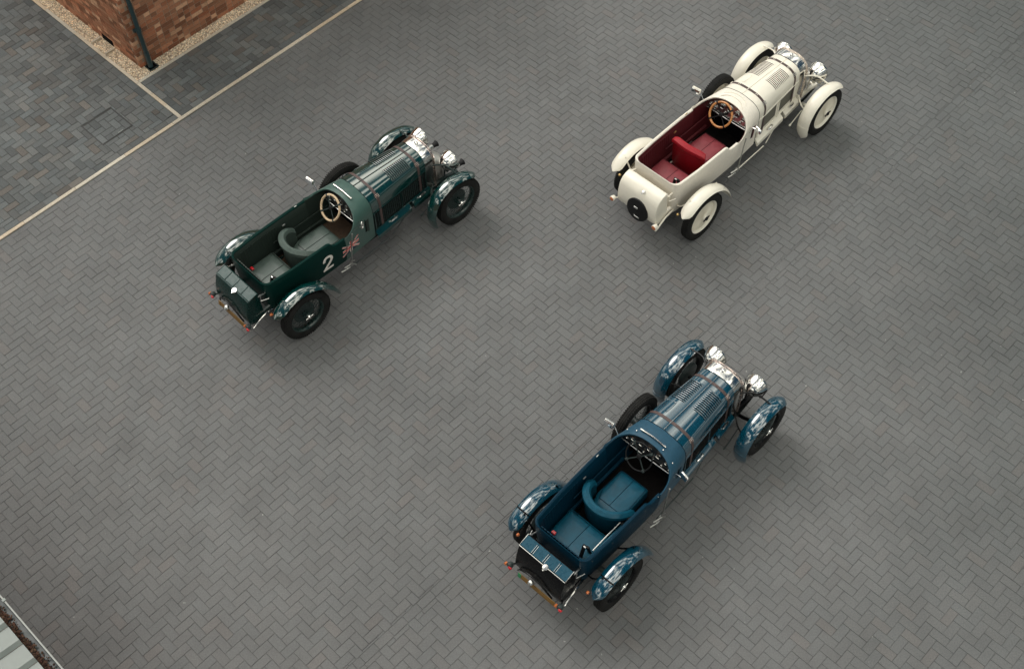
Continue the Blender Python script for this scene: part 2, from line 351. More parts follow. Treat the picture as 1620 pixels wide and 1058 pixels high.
def herring(a_o, b_o, mirrored, region, holes=(), rng=None):
    """rectangles (a0,b0,a1,b1) of a 90-degree herringbone, cut to region and holes"""
    out = []
    i0, i1 = int((region[0] - a_o) / W) - 3, int((region[2] - a_o) / W) + 3
    j0, j1 = int((region[1] - b_o) / W) - 3, int((region[3] - b_o) / W) + 3
    for i in range(i0, i1):
        for j in range(j0, j1):
            c = (i - j) % 4 if mirrored else (i + j) % 4
            a, b = a_o + i * W, b_o + j * W
            if c == 0: r = (a, b, a + W, b + 2 * W)
            elif (c == 1 and mirrored) or (c == 2 and not mirrored): r = (a, b, a + 2 * W, b + W)
            else: continue
            r = clip_rect(r, region)
            if r[2] - r[0] < 0.02 or r[3] - r[1] < 0.02: continue
            rs = [r]
            for h in holes:
                nx = []
                for q in rs:
                    k = clip_rect(q, h)
                    if k[2] <= k[0] or k[3] <= k[1]: nx.append(q); continue
                    for z in ((q[0], q[1], h[0], q[3]), (h[2], q[1], q[2], q[3]), (max(q[0], h[0]), q[1], min(q[2], h[2]), h[1]), (max(q[0], h[0]), h[3], min(q[2], h[2]), q[3])):
                        if z[2] - z[0] > 0.02 and z[3] - z[1] > 0.02: nx.append(z)
                rs = nx
            out += rs
    return out
def course(a0, a1, b0, b1, along='a', halves=0.0):
    """a straight row of pavers"""
    out = []; p = a0 if along == 'a' else b0; e = a1 if along == 'a' else b1
    while p < e - 0.02:
        l = 2 * W if R_.random() > halves else W
        q = min(p + l, e)
        out.append((p, b0, q, b1) if along == 'a' else (a0, p, a1, q)); p = q
    return out
def lay(rects, parent, mtl, gap, wob, zwob, tone, ztop=0.0, nmax=300):
    """nearest 300 pavers as single objects, the others joined in one mesh"""
    info = []
    for r in rects:
        c = ab((r[0] + r[2]) / 2, (r[1] + r[3]) / 2); z, vis = inview(c) or (99, False)
        info.append((0 if vis else 1, z, r))
    info.sort(key=lambda k: (k[0], k[1])); rest = M()
    for k, (_, _, r) in enumerate(info):
        sa, sb = r[2] - r[0] - gap * (0.35 + 1.1 * R_.random() ** 2), r[3] - r[1] - gap * (0.35 + 1.1 * R_.random() ** 2)
        sa = max(sa, 0.012); sb = max(sb, 0.012)
        dz = R_.uniform(-zwob, zwob); ang = R_.gauss(0, wob)
        c = ab((r[0] + r[2]) / 2, (r[1] + r[3]) / 2, ztop - 0.02 + dz)
        rot = Matrix.Rotation(ang + PSI, 3, 'Z') @ Matrix.Rotation(R_.gauss(0, 0.004), 3, 'X') @ Matrix.Rotation(R_.gauss(0, 0.004), 3, 'Y')
        t = tone(r)
        if k < nmax:
            m = M(); m.box((0, 0, 0), (sa, sb, 0.04), tint=t, ch=0.0028)
            o = put('paver', m.data('paver', 0, tint=True), mtl, parent)
            o.matrix_local = Matrix.Translation(c) @ rot.to_4x4()
        else: rest.box(c, (sa, sb, 0.04), rot=rot, tint=t, ch=0.0028)
    put('paver_field', rest.data('paver_field', 0, tint=True), mtl, parent, kind='stuff')
def sheet(name, a0, a1, b0, b1, z, mtl):
    m = M(); m.grid([[ab(a0, b0, z), ab(a0, b1, z)], [ab(a1, b0, z), ab(a1, b1, z)]])
    return put(name, m.data(name, 0, tint=True), mtl, kind='structure')
BK = -13.93                       # long kerb between yard and footway
yard = sheet('yard', -4, 20, BK, 3, -0.0075, MAT['joint'])
SE = -5.415
def tone_yard(r):
    t = R_.gauss(0.5, 0.22)
    if R_.random() < 0.03: t += R_.choice((-0.5, 0.4))
    return (1.0 if R_.random() < 0.05 else max(0, R_.gauss(0.15, 0.12)), min(1.6, max(-0.5, t)))
rects = herring(2.504, -6.573, False, (-4, BK + 0.045, 20, SE), ())
rects += course(-4, 20, SE, SE + W, 'a', 0.25)
rects += herring(6.929 + W, -2.086, False, (-4, SE + W, 20, 3))
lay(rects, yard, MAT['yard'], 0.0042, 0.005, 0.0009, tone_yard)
# footway beside the building
KA, KB = 6.345, -15.085           # cross kerb / corner of the gravel kerb
walk = sheet('footway', -2, 18, -22, BK, -0.0065, MAT['joint_dark'])
hole = (5.165, -14.955, 5.73, -14.365)
RB = BK - 0.045
def tone_walk(r):
    t = R_.gauss(0.5, 0.30)
    return (1.0 if R_.random() < 0.08 else max(0, R_.gauss(0.2, 0.15)), min(1.3, max(-0.1, t)))
rects = course(-2, KA - 0.035, RB - W, RB, 'a') + course(KA - 0.035 - W, KA - 0.035, -22, RB - W, 'b')
rects += herring(4.068, -14.966, True, (-2, -22, KA - 0.035 - W, RB - W), (hole,))
rects += course(KA + 0.035, 18, RB - W, RB, 'a') + course(KA + 0.035, 18, KB + 0.03, KB + 0.03 + W, 'a') + course(KA + 0.035, KA + 0.035 + W, KB + 0.03 + W, RB - W, 'b')
rects += herring(4.068, -14.966, True, (KA + 0.035 + W, KB + 0.03 + W, 18, RB - W))
lay(rects, walk, MAT['walk'], 0.0065, 0.006, 0.0014, tone_walk)
# kerbs: long strip, cross strip, gravel surround: short edging stones
def kerb(name, a0, b0, a1, b1, w, step, z=0.006, label=None):
    t = put(name, None, None, kind='structure')
    n = max(1, round(math.hypot(a1 - a0, b1 - b0) / step)); m = M()
    for i in range(n):
        p, q = i / n, (i + 1) / n
        c = ab(a0 + (a1 - a0) * (p + q) / 2, b0 + (b1 - b0) * (p + q) / 2, z - 0.05)
        along_a = abs(a1 - a0) > abs(b1 - b0); ln = math.hypot(a1 - a0, b1 - b0) / n - 0.004
        m = M(); m.box((0, 0, 0), (ln, w, 0.1) if along_a else (w, ln, 0.1), tint=(R_.random() ** 2, R_.gauss(0.5, 0.25)), ch=0.004)
        o = put('edging_stone', m.data('edging_stone', 0, tint=True), MAT['kerb'], t)
        o.matrix_local = Matrix.Translation(c + Vector((0, 0, R_.uniform(-0.001, 0.001)))) @ Matrix.Rotation(PSI + R_.gauss(0, 0.003), 4, 'Z')
    return t
kerb('kerb', -2.0, BK - 0.008, 18.0, BK - 0.008, 0.062, 0.91)
kerb('kerb', KA, KB - 0.0, KA, BK - 0.042, 0.058, 0.38)
kerb('kerb', KA, -22.0, KA, KB - 0.004, 0.055, 0.91)
kerb('kerb', KA + 0.03, KB, 18.0, KB, 0.055, 0.91)
# manhole: recessed tray filled with pavers
mh = put('manhole_cover', None, None, label='square recessed manhole tray filled with grey pavers in the footway', cat='manhole cover')
mh.location = ab((hole[0] + hole[2]) / 2, (hole[1] + hole[3]) / 2, 0); mh.rotation_euler = (0, 0, PSI)
ms = hole[2] - hole[0]
m = M()
for sx, sy, lx, ly in ((0, 1, ms, .007), (0, -1, ms, .007), (1, 0, .007, ms - .016), (-1, 0, .007, ms - .016)):
    m.box((sx * (ms / 2 - .006), sy * (ms / 2 - .006), -0.012), (lx, ly, 0.02))
put('frame', m.data('frame', 0), mat('dark_iron', (0.06, 0.06, 0.06), 0.5, metal=0.5), mh)
hr = []
for i in range(-3, 6):
    for j in range(-3, 6):
        c = (i + j) % 4
        a, b = i * W, j * W
        r = (a, b, a + W, b + 2 * W) if c == 0 else ((a, b, a + 2 * W, b + W) if c == 2 else None)
        if not r: continue
        r = clip_rect(r, (0.014, 0.014, ms - 0.014, ms - 0.014))
        if r[2] - r[0] > 0.03 and r[3] - r[1] > 0.03: hr.append(r)
for r in hr:
    m = M(); m.box((0, 0, 0), (r[2] - r[0] - .006, r[3] - r[1] - .006, .03), tint=(0.1, R_.gauss(0.45, 0.2)), ch=.003)
    o = put('paver', m.data('paver', 0, tint=True), MAT['walk'], mh); o.location = ((r[0] + r[2]) / 2 - ms / 2, (r[1] + r[3]) / 2 - ms / 2, -0.0165)
m = M(); m.rbox((0.08, -ms / 2 + 0.03, 0.002), (0.09, 0.012, 0.008), 0.003)
put('lifting_slot', m.data('lifting_slot'), MAT['gutter_edge'], mh)

# ------------------------------------------------------------------ brick building
WA, WB_, HB = 6.585, -15.32, 3.9
bld = put('brick_building', None, None, label='red brick building corner with a dark downpipe beside the gravel strip', cat='building')
core = M()
A1, B1 = 14.0, -23.0
P = [ab(WA + 0.008, WB_ - 0.008, -.1), ab(A1, WB_ - 0.008, -.1), ab(A1, B1, -.1), ab(WA + 0.008, B1, -.1)]
core.grid([[p for p in P], [p + Vector((0, 0, HB + .1)) for p in P]], closev=True, capu=True)
put('wall', core.data('wall', 0, tint=True), MAT['mortar'], bld)
bricks = []
CH = 0.075
for k in range(int(HB / CH)):
    z = k * CH + CH / 2
    # right face (b = WB_) along +a ; left face (a = WA) along -b
    for face in (0, 1):
        even = (k % 2 == 0) ^ (face == 1)
        p = 0.0; first = True
        st = (k // 1) % 2
        if even: seq = ['S', 'H']
        else: seq = ['H', 'S']; p = 0.1125
        idx = 0
        lim = (A1 - WA) if face == 0 else (WB_ - B1)
        while p < lim - 0.05:
            l = (0.215 if seq[idx % 2] == 'S' else 0.1025) if R_.random() > 0.4 else 0.1025; l = min(l, lim - p)
            c = ab(WA + p + l / 2, WB_ - 0.03, z) if face == 0 else ab(WA + 0.03, WB_ - p - l / 2, z)
            pr = R_.gauss(0, 0.0012)
            sz = (l - .002, 0.06 + pr, 0.062) if face == 0 else (0.06 + pr, l - .002, 0.062)
            if face == 1 or True:
                v = inview(c, 0.6, 1.0)
                if v: bricks.append((0 if v[1] else 1, v[0], c, sz, face))
            p += l + 0.010; idx += 1
bricks.sort(key=lambda q: (q[0], -q[2].z if False else q[1])); rest = M()
def brick_tone():
    t = R_.random()
    if t < 0.11: return (1.0, R_.uniform(0.5, 1.0))        # pale sandy brick
    if t < 0.25: return (0.2, R_.uniform(-0.35, 0.0))      # dark burnt header
    return (R_.uniform(0, 0.45), R_.gauss(0.5, 0.28))
nb = 0
for q in bricks:
    rot = Matrix.Rotation(PSI, 3, 'Z')
    tn = brick_tone()
    if nb < 300 and q[0] == 0:
        m = M(); m.box((0, 0, 0), q[3], tint=tn)
        o = put('brick', m.data('brick', 0, tint=True), MAT['brick'], bld); o.matrix_local = Matrix.Translation(q[2]) @ rot.to_4x4(); nb += 1
    else: rest.box(q[2], q[3], rot=rot, tint=tn)
put('brickwork', rest.data('brickwork', 0, tint=True), MAT['brick'], bld, kind='stuff')
m = M(); c = ab((WA + A1) / 2 - .02, (WB_ + B1) / 2 + .02, HB + 0.03)
m.box(c, (A1 - WA + .10, WB_ - B1 + .10, 0.06), rot=Matrix.Rotation(PSI, 3, 'Z'))
put('roof', m.data('roof', 0), MAT['flatroof'], bld)
# downpipe
dp = put('downpipe', None, None, label='dark teal round downpipe at the brick corner dropping into a square gully', cat='downpipe')
pa, pb = 6.715, -15.235
m = M(); m.tube([ab(pa, pb, 0.16), ab(pa, pb, 1.0), ab(pa, pb, HB + .02)], 0.036, 16)
put('pipe', m.data('pipe'), MAT['pipe'], dp)
m = M(); m.tube([ab(pa, pb, 0.30), ab(pa, pb, 0.17), ab(pa, pb + 0.005, 0.10), ab(pa - 0.01, pb + 0.02, 0.02)], [0.044, 0.044, 0.042, 0.040], 16)
put('shoe', m.data('shoe'), MAT['pipe'], dp)
for zz in (0.75, 2.6):
    m = M(); m.lathe([(-.03, .0365), (-.03, .043), (.03, .043), (.03, .0365)], ab(pa, pb, zz), (0, 0, 1), 16); m.box(ab(pa, pb - 0.04, zz), (0.12, 0.05, 0.04), rot=Matrix.Rotation(PSI, 3, 'Z'))
    put('bracket', m.data('bracket'), MAT['pipe'], dp)
gl = put('gully', None, None, label='square black drain gully under the downpipe shoe in the gravel', cat='drain')
m = M(); Rm = Matrix.Rotation(PSI, 3, 'Z')
for da, db, sa, sb in ((0, .076, .17, .012), (0, -.076, .17, .012), (.079, 0, .012, .14), (-.079, 0, .012, .14)):
    m.box(ab(pa + .01 + da, pb + .02 + db, 0.0), (sa, sb, 0.05), rot=Rm)
put('frame', m.data('frame', 0), MAT['gutter'], gl)
m = M(); m.box(ab(pa + .01, pb + .02, -0.004), (.145, .139, .004), rot=Rm); put('opening', m.data('opening', 0), MAT['black'], gl)
# air vent slot and two small upright slabs across the gravel
vt = put('vent_surround', None, None, label='small stone-edged vent well against the left brick wall', cat='vent')
for bb in (-16.39, -16.0):
    m = M(); m.box(ab(6.465, bb, 0.0), (0.17, 0.035, 0.09), rot=Rm, ch=.004, tint=(.4, .5)); put('edging_stone', m.data('edging_stone', 0, tint=True), MAT['kerb'], vt)
m = M(); m.box(ab(6.579, -16.2, 0.07), (0.012, 0.29, 0.10), rot=Rm); put('slot', m.data('slot', 0), MAT['black'], vt)
# gravel
gv = M()
ico = [(0, 0, 1), (.894, 0, .447), (.276, .851, .447), (-.724, .526, .447), (-.724, -.526, .447), (.276, -.851, .447), (.724, .526, -.447), (-.276, .851, -.447), (-.894, 0, -.447), (-.276, -.851, -.447), (.724, -.526, -.447)]
icf = [(0, 1, 2), (0, 2, 3), (0, 3, 4), (0, 4, 5), (0, 5, 1), (1, 6, 2), (2, 7, 3), (3, 8, 4), (4, 9, 5), (5, 10, 1), (2, 6, 7), (3, 7, 8), (4, 8, 9), (5, 9, 10), (1, 10, 6)]
def stone(m, c, r, tint):
    b = len(m.v); s = [r * R_.uniform(.6, 1.3) for _ in range(3)]; rot = Matrix.Rotation(R_.random() * 6.3, 3, 'Z')
    for p in ico: m.v.append(tuple(c + rot @ Vector((p[0] * s[0], p[1] * s[1], p[2] * s[2] * .7))))
    for f in icf: m.addf([b + i for i in f], 0, tint)
def gravel_patch(a0, a1, b0, b1, dens):
    for _ in range(int((a1 - a0) * (b1 - b0) * dens)):
        a, b = R_.uniform(a0, a1), R_.uniform(b0, b1)
        if abs(a - pa - .01) < .085 and abs(b - pb - .02) < .082: continue
        c = ab(a, b, R_.uniform(-0.004, 0.008))
        if inview(c, .2, .2) is None: continue
        stone(gv, c, R_.uniform(0.006, 0.013), (R_.random(), R_.gauss(0.5, .35)))
gravel_patch(KA + .03, WA, -19.5, KB - .03, 4600); gravel_patch(WA, 10.5, WB_, KB - .03, 4600)
put('gravel', gv.data('gravel', 0, tint=True), MAT['gravel'], kind='stuff')
m = M(); m.grid([[ab(KA, -22, -.003), ab(KA, KB, -.003)], [ab(18, -22, -.003), ab(18, KB, -.003)]])
put('gravel_bed', m.data('gravel_bed', 0, tint=True), MAT['mortar'], kind='structure')

# ------------------------------------------------------------------ low roof with gutter (bottom left)
GZ = 3.0; sh = put('outbuilding', None, None, label='pale ribbed metal roof with leaf-filled dark gutter at the lower left corner', cat='building')
b0, b1 = -12.0, -3.2
def strip(name, prof, mtl, parent, ba=b0, bb=b1, closed=False, smooth=35):
    m = M(); rows = [[ab(a, ba, z) for a, z in prof], [ab(a, bb, z) for a, z in prof]]
    m.grid(rows, closev=closed, capu=closed); return put(name, m.data(name, smooth), mtl, parent)
gut = strip('gutter', [(-.155, GZ + .01), (-.155, GZ - .055), (-.148, GZ - .062), (-.045, GZ - .062), (-.036, GZ - .055), (-.036, GZ), (-.028, GZ), (-.028, GZ - .06), (-.04, GZ - .07), (-.15, GZ - .07), (-.163, GZ - .06), (-.163, GZ + .01)], MAT['gutter'], sh, closed=True)
strip('gutter_lip', [(-.040, GZ + .001), (-.040, GZ + .009), (-.026, GZ + .009), (-.024, GZ + .001)], MAT['gutter_edge'], sh, closed=True)
m = M(); m.rbox(ab(-.032, -7.12, GZ + .012), (.035, .03, .012), .003, rot=Rm); put('gutter_clip', m.data('gutter_clip'), MAT['roof_sheet'], sh)
lf = M()
for _ in range(1500):
    b = R_.uniform(-8.2, -5.5); a = -0.148 + abs(R_.gauss(0, 0.032))
    if a > -.05: continue
    stone(lf, ab(a, b, GZ - .05 + R_.uniform(0, .02)), R_.uniform(.006, .014), (R_.random(), R_.gauss(.4, .4)))
put('leaf_litter', lf.data('leaf_litter', 0, tint=True), MAT['leaf'], sh, kind='stuff')
sl = 0.16
PITCH = 0.245; nrib = int((b1 - b0) / PITCH)
for i in range(nrib):
    bb = b0 + i * PITCH; m = M(); prof = [(0.002, 0), (PITCH - .090, 0), (PITCH - .070, .045), (PITCH - .036, .045), (PITCH - .004, 0)]
    rows = [[ab(a, bb + d, GZ + .022 + h + (-.150 - a) * sl) for d, h in prof] for a in (-.150 - 0.0, -3.4)]
    m.grid(rows, flip=False)
    rows2 = [[p - Vector((0, 0, .004)) for p in r] for r in rows]; m.grid(rows2, flip=True)
    m.grid([rows[0], rows2[0]]); put('roof_panel', m.data('roof_panel', 20), MAT['roof_sheet'], sh)
m = M(); c = ab(-1.8, (b0 + b1) / 2, (GZ - .12) / 2); m.box(c, (3.2, b1 - b0 - .2, GZ - .12), rot=Rm); put('wall', m.data('wall', 0, tint=True), block_mat('outbuilding_brick', (.33, .125, .065), (.24, .10, .06), (.36, .27, .2), .225, .075, True), sh)

# ================================================================== the cars
CACHE = {}
def cm(key, fn, smooth=35):
    """cached mesh: built once, shared by the three cars"""
    if key not in CACHE:
        m = M(); fn(m); CACHE[key] = m.data(key.split('#')[0], smooth)
    return CACHE[key]
HW = ([.115, 1.17], [.350, .262]); ZT = ([.115, 1.17], [1.232, 1.185])
def bsec(x, phi, off=0.0):
    """bonnet skin point: phi -90..90 degrees over the arch"""
    hw, zt = interp(x, *HW) + off, interp(x, *ZT) + off; zs = 0.985
    s, c = math.sin(math.radians(phi)), math.cos(math.radians(phi)); e = 2 / 2.7
    return Vector((x, -hw * math.copysign(abs(s) ** e, s), zs + (zt - zs) * abs(c) ** e))
def arch_pts(x, off=0.0, zb=0.94, n=14):
    P = [bsec(x, -90 + 180 * i / (2 * n), off) for i in range(2 * n + 1)]
    hw = interp(x, *HW) + off
    return [Vector((x, hw * 1.0, zb))] + P + [Vector((x, -hw * 1.0, zb))]
def bump_side_y(x, z):
    """outer side of the tub (right side is negative y)"""
    top = interp(x, [-1.74, -1.3, -.7, -.45, .11], [.40, .43, .44, .44, .345])
    bot = interp(x, [-1.74, -1.3, -.7, -.45, .11], [.345, .37, .38, .375, .335])
    t = max(0, min(1, (z - .45) / .6)); return bot + (top - bot) * (1 - (1 - t) ** 2)
def plan():
    """rim plan curve from right front round the back to left front: (x, y, rim z, bottom inset)"""
    pts = []
    for x in (-.45, -.52, -.60, -.655, -.69, -.73, -.9, -1.1, -1.3, -1.5, -1.62): pts.append((x, -1))
    out = []
    def rimz(x, side):
        if side < 0: return interp(x, [-.73, -.69, -.655, -.60, -.45], [1.062, 1.045, .985, .955, .955])
        return interp(x, [-.8, -.45], [1.062, 1.05])
    for x, _ in pts: out.append((x, -bump_side_y(x, 1.06), rimz(x, -1)))
    yr = bump_side_y(-1.62, 1.06); R = 0.115
    for k in range(1, 9):
        a = math.radians(90 * k / 8); out.append((-1.635 - R * math.sin(a), -(yr - R) - R * math.cos(a), 1.064))
    n0 = len(out)
    mir = [(x, -y, rimz(x, 1) if x > -.8 else z) for x, y, z in out[::-1]]
    return out + mir
PL = plan()
def tub(m):
    rows = []
    for i, (x, y, z) in enumerate(PL):
        p = Vector((x, y, 0)); c = Vector((-1.0 if x < -1.0 else x, 0, 0)); d = (p - c); d.z = 0
        nrm = Vector((-1, 0, 0)) if abs(y) < .29 and x < -1.6 else (p - Vector((max(x, -1.63), math.copysign(max(abs(y) - .3, 0) if x < -1.63 else 0, y), 0))).normalized()
        row = []
        for t in (0, .25, .5, .75, 1):
            zz = .46 + (z - .46) * t; ins = .065 * (1 - t) ** 2
            row.append(p - nrm * ins + Vector((0, 0, zz)))
        q = p - nrm * .004; row.append(q + Vector((0, 0, z + .012)))
        row.append(p - nrm * .020 + Vector((0, 0, z + .018))); row.append(p - nrm * .040 + Vector((0, 0, z + .008)))
        row.append(p - nrm * .042 + Vector((0, 0, z - .02)))
        rows.append(row)
    m.grid(rows, flip=False)
    m.tubrows = rows
def tub_inner(m):
    rows = []
    for i, (x, y, z) in enumerate(PL):
        p = Vector((x, y, 0))
        nrm = Vector((-1, 0, 0)) if abs(y) < .29 and x < -1.6 else (p - Vector((max(x, -1.63), math.copysign(max(abs(y) - .3, 0) if x < -1.63 else 0, y), 0))).normalized()
        rows.append([p - nrm * .0415 + Vector((0, 0, z - .012)), p - nrm * .052 + Vector((0, 0, z - .03)), p - nrm * .060 + Vector((0, 0, z - .14)), p - nrm * .085 + Vector((0, 0, .62)), p - nrm * .10 + Vector((0, 0, .48))])
    m.grid(rows, flip=True)
HOOPR = [(-.45, -.375, .46), (-.45, -.425, .72), (-.45, -.44, .955), (-.365, -.437, .985), (-.27, -.42, 1.045), (-.195, -.36, 1.125), (-.150, -.26, 1.195), (-.125, -.13, 1.232), (-.12, 0, 1.243)]
HOOPL = [(-.12, 0, 1.243), (-.125, .13, 1.232), (-.150, .26, 1.195), (-.195, .36, 1.125), (-.26, .42, 1.075), (-.35, .437, 1.055), (-.45, .44, 1.05), (-.45, .425, .72), (-.45, .375, .46)]
FR = [(.112, -.335, .46), (.112, -.342, .70), (.112, -.355, .90), (.112, -.355, .96), (.112, -.350, 1.04), (.112, -.322, 1.12), (.112, -.240, 1.188), (.112, -.12, 1.222), (.112, 0, 1.236)]
def scut(m, off=0.0):
    fr = FR + [(x, -y, z) for x, y, z in FR[::-1]][1:]
    hp = HOOPR + HOOPL[1:]
    A, B = spline(fr, 4), spline(hp, 4)
    rows = []
    for k in range(9):
        t = k / 8; bulge = 0.012 * math.sin(math.pi * t)
        rows.append([a.lerp(b, t) + Vector((0, 0, bulge * max(0, (a.z - .9) / .33))) for a, b in zip(A, B)])
    m.grid(rows, flip=False)
    # rolled back edge and inner return
    inn = [[b + Vector((0.0, 0, 0)) for b in B], [b + Vector((-.012, 0, -.004)) for b in B], [Vector((b.x - .012, b.y * .965, b.z - .018)) for b in B], [Vector((b.x + .05, b.y * .95, b.z - .03)) for b in B]]
    m.grid(inn, flip=False)
def fender(m, cx, cy, rr, th0, th1, n=30, hw=.098):
    rows = []
    for i in range(n + 1):
        t = i / n; th = th0 + (th1 - th0) * t; a = math.radians(th)
        R = interp(th, *rr); c = Vector((cx + R * math.cos(a), cy, .38 + R * math.sin(a)))
        rad = Vector((math.cos(a), 0, math.sin(a)))
        e = min(t, 1 - t) / .09; w = hw * (math.sqrt(max(0.02, 1 - (1 - min(1, e)) ** 2)))
        row = []
        for k in range(11):
            u = -1 + 2 * k / 10; row.append(c + Vector((0, u * w, 0)) - rad * (.038 * abs(u) ** 2.4 * (w / hw)))
        for k in range(11):
            u = 1 - 2 * k / 10; row.append(c + Vector((0, u * (w - .004), 0)) - rad * (.038 * abs(u) ** 2.4 * (w / hw) + .006))
        rows.append(row)
    m.grid(rows, closev=True, capu=True)
RRF = ([46, 70, 90, 112, 135, 158, 185, 200], [.475, .485, .50, .54, .575, .575, .545, .53])
RRR = ([-6, 8, 30, 60, 90, 120, 145], [.60, .55, .515, .51, .535, .565, .585])
def fenderband(m, cx, cy, rr, th, hw=.096):
    rows = []
    for dt in (-1.0, 1.0):
        a = math.radians(th + dt); R = interp(th, *rr); c = Vector((cx + (R + .004) * math.cos(a), cy, .38 + (R + .004) * math.sin(a))); rad = Vector((math.cos(a), 0, math.sin(a)))
        rows.append([c + Vector((0, u * hw / 10, 0)) - rad * (.038 * abs(u / 10) ** 2.4) for u in range(-10, 11)] + [c + Vector((0, u * hw / 10, 0)) - rad * (.038 * abs(u / 10) ** 2.4 + .012) for u in range(10, -11, -1)])
    m.grid(rows, closev=True, capu=True)
TR = .388
def tyre(m):
    prof = [(-.045, .265), (-.058, .285), (-.062, .32), (-.056, .352), (-.045, .368), (-.044, .372), (-.030, TR - .003), (-.028, TR - .008), (-.022, TR - .008), (-.020, TR), (-.004, TR + .001), (-.003, TR - .007), (.003, TR - .007), (.004, TR + .001), (.020, TR), (.022, TR - .008), (.028, TR - .008), (.030, TR - .003), (.044, .372), (.045, .368), (.056, .352), (.062, .32), (.058, .285), (.045, .265)]
    m.lathe(prof, (0, 0, 0), (0, 1, 0), 56, cap=False)
    for k in range(72):       # tread bars across the shoulders
        a = 2 * math.pi * k / 72
        for s in (-1, 1):
            rot = Matrix.Rotation(-a, 3, 'Y'); c = rot @ Vector((.3745, s * .044, 0)); m.box(c, (.018, .018, .016), rot=rot)
def rim(m):
    prof = [(-.046, .268), (-.05, .275), (-.046, .262), (-.03, .248), (0, .240), (.03, .248), (.046, .262), (.05, .275), (.046, .268), (.03, .256), (0, .250), (-.03, .256)]
    m.lathe(prof + [prof[0]], (0, 0, 0), (0, 1, 0), 48, cap=False)
def spokes(m):
    for k in range(44):
        a = 2 * math.pi * k / 44; s = 1 if k % 2 else -1
        for (y0, r0, y1, tw) in ((-.055, .045, -.01, .35 * s), (.045, .05, .01, .25 * s)):
            if y0 > 0 and k % 2: continue
            p = Vector((r0 * math.cos(a + tw * 1.2), y0, r0 * math.sin(a + tw * 1.2))); q = Vector((.246 * math.cos(a), y1, .246 * math.sin(a)))
            m.tube([p, q], .0023, 5)
def discspokes(m):
    m.lathe([(-.03, .05), (-.024, .13), (-.012, .235), (-.004, .236), (-.014, .12), (-.02, .05)], (0, 0, 0), (0, 1, 0), 48, cap=False)
    for k in range(40):
        a = 2 * math.pi * k / 40; m.tube([Vector((.05 * math.cos(a + .2), -.045, .05 * math.sin(a + .2))), Vector((.24 * math.cos(a), -.018, .24 * math.sin(a)))], .0032, 5)
def hub(m):
    m.lathe([(.05, .055), (.0, .05), (-.05, .05), (-.055, .058), (-.062, .058), (-.066, .045), (-.078, .036), (-.09, .026), (-.094, 0.004)], (0, 0, 0), (0, 1, 0), 24)
def knock(m):
    m.lathe([(-.066, .040), (-.08, .034), (-.100, .026), (-.108, .012), (-.109, .002)], (0, 0, 0), (0, 1, 0), 20)
    for s in (-1, 1):
        m.rbox((s * .040, -.088, 0), (.052, .014, .026), .006)
def drum(m):
    m.lathe([(.02, .02), (.02, .150), (.03, .165), (.075, .165), (.08, .155), (.08, .02)], (0, 0, 0), (0, 1, 0), 36)
def wheel(car, x, y, z, C, spare=False, steer=0.0):
    w = put('wheel', None, None, car, loc=(x, y, z)); s = 1 if y < 0 else -1
    w.rotation_euler = (0, R_.uniform(-.3, .3), (0 if s > 0 else math.pi) + steer)
    put('tyre', cm('tyre', tyre, 30), MAT['tyre'], w); put('rim', cm('rim', rim), C['wheel'], w)
    if C['disc']: put('spokes', cm('spokes#d', discspokes), C['wheel'], w)
    else: put('spokes', cm('spokes', spokes), C['spoke'], w)
    put('hub', cm('hub', hub), C['hub'], w); put('hub_nut', cm('hub_nut', knock), C['nut'], w)
    if not spare: put('brake_drum', cm('brake_drum', drum), MAT['gutter'] if not C['disc'] else C['chassis'], w)
    return w
def lamp(m):
    # bowl opening towards +x
    m.lathe([(-.115, .006), (-.112, .03), (-.095, .06), (-.065, .085), (-.02, .102), (.02, .107), (.028, .112), (.040, .113), (.046, .108), (.047, .100)], (0, 0, 0), (1, 0, 0), 32, cap=False)
def lamprim(m):
    m.lathe([(.026, .108), (.027, .1155), (.041, .1165), (.050, .110), (.050, .100), (.044, .100)], (0, 0, 0), (1, 0, 0), 32, cap=False)
def lampglass(m):
    m.lathe([(.044, .102), (.056, .07), (.061, .03), (.062, .001)], (0, 0, 0), (1, 0, 0), 32)
def seatback(m, R=.27, sq=False):
    R = .5 if sq else R
    """horseshoe padded back: cushion wall plus fat rolled top"""
    n = 20; rows = []
    for i in range(n + 1):
        a = math.radians(-100 + 200 * i / n) if not sq else math.radians(-29 + 55 * i / n)
        e = abs(-1 + 2 * i / n)
        cx = -1.085 + (R * 1.0) - R * 1.0 * math.cos(a) * (1.0 if not sq else .9); cy = R * math.sin(a) * (1.06 if not sq else 1.15)
        top = 1.02 - .17 * e ** 3 if not sq else 1.08 - .05 * e ** 4
        d = Vector((-math.cos(a), math.sin(a), 0)); c = Vector((cx, cy, 0)); th = .032
        row = [c + d * th * .4 + Vector((0, 0, .50)), c + d * th + Vector((0, 0, .60)), c + d * (th + .004) + Vector((0, 0, top - .12)), c + d * (th + .030) + Vector((0, 0, top - .075)), c + d * (th + .026) + Vector((0, 0, top - .030)), c + d * .016 + Vector((0, 0, top)), c - d * (th * .6) + Vector((0, 0, top - .010)), c - d * (th + .010) + Vector((0, 0, top - .05)), c - d * th * .8 + Vector((0, 0, top - .11)), c - d * th + Vector((0, 0, .60)), c - d * th * .4 + Vector((0, 0, .50))]
        rows.append(row)
    m.grid(rows, closev=True, capu=True, flip=True)
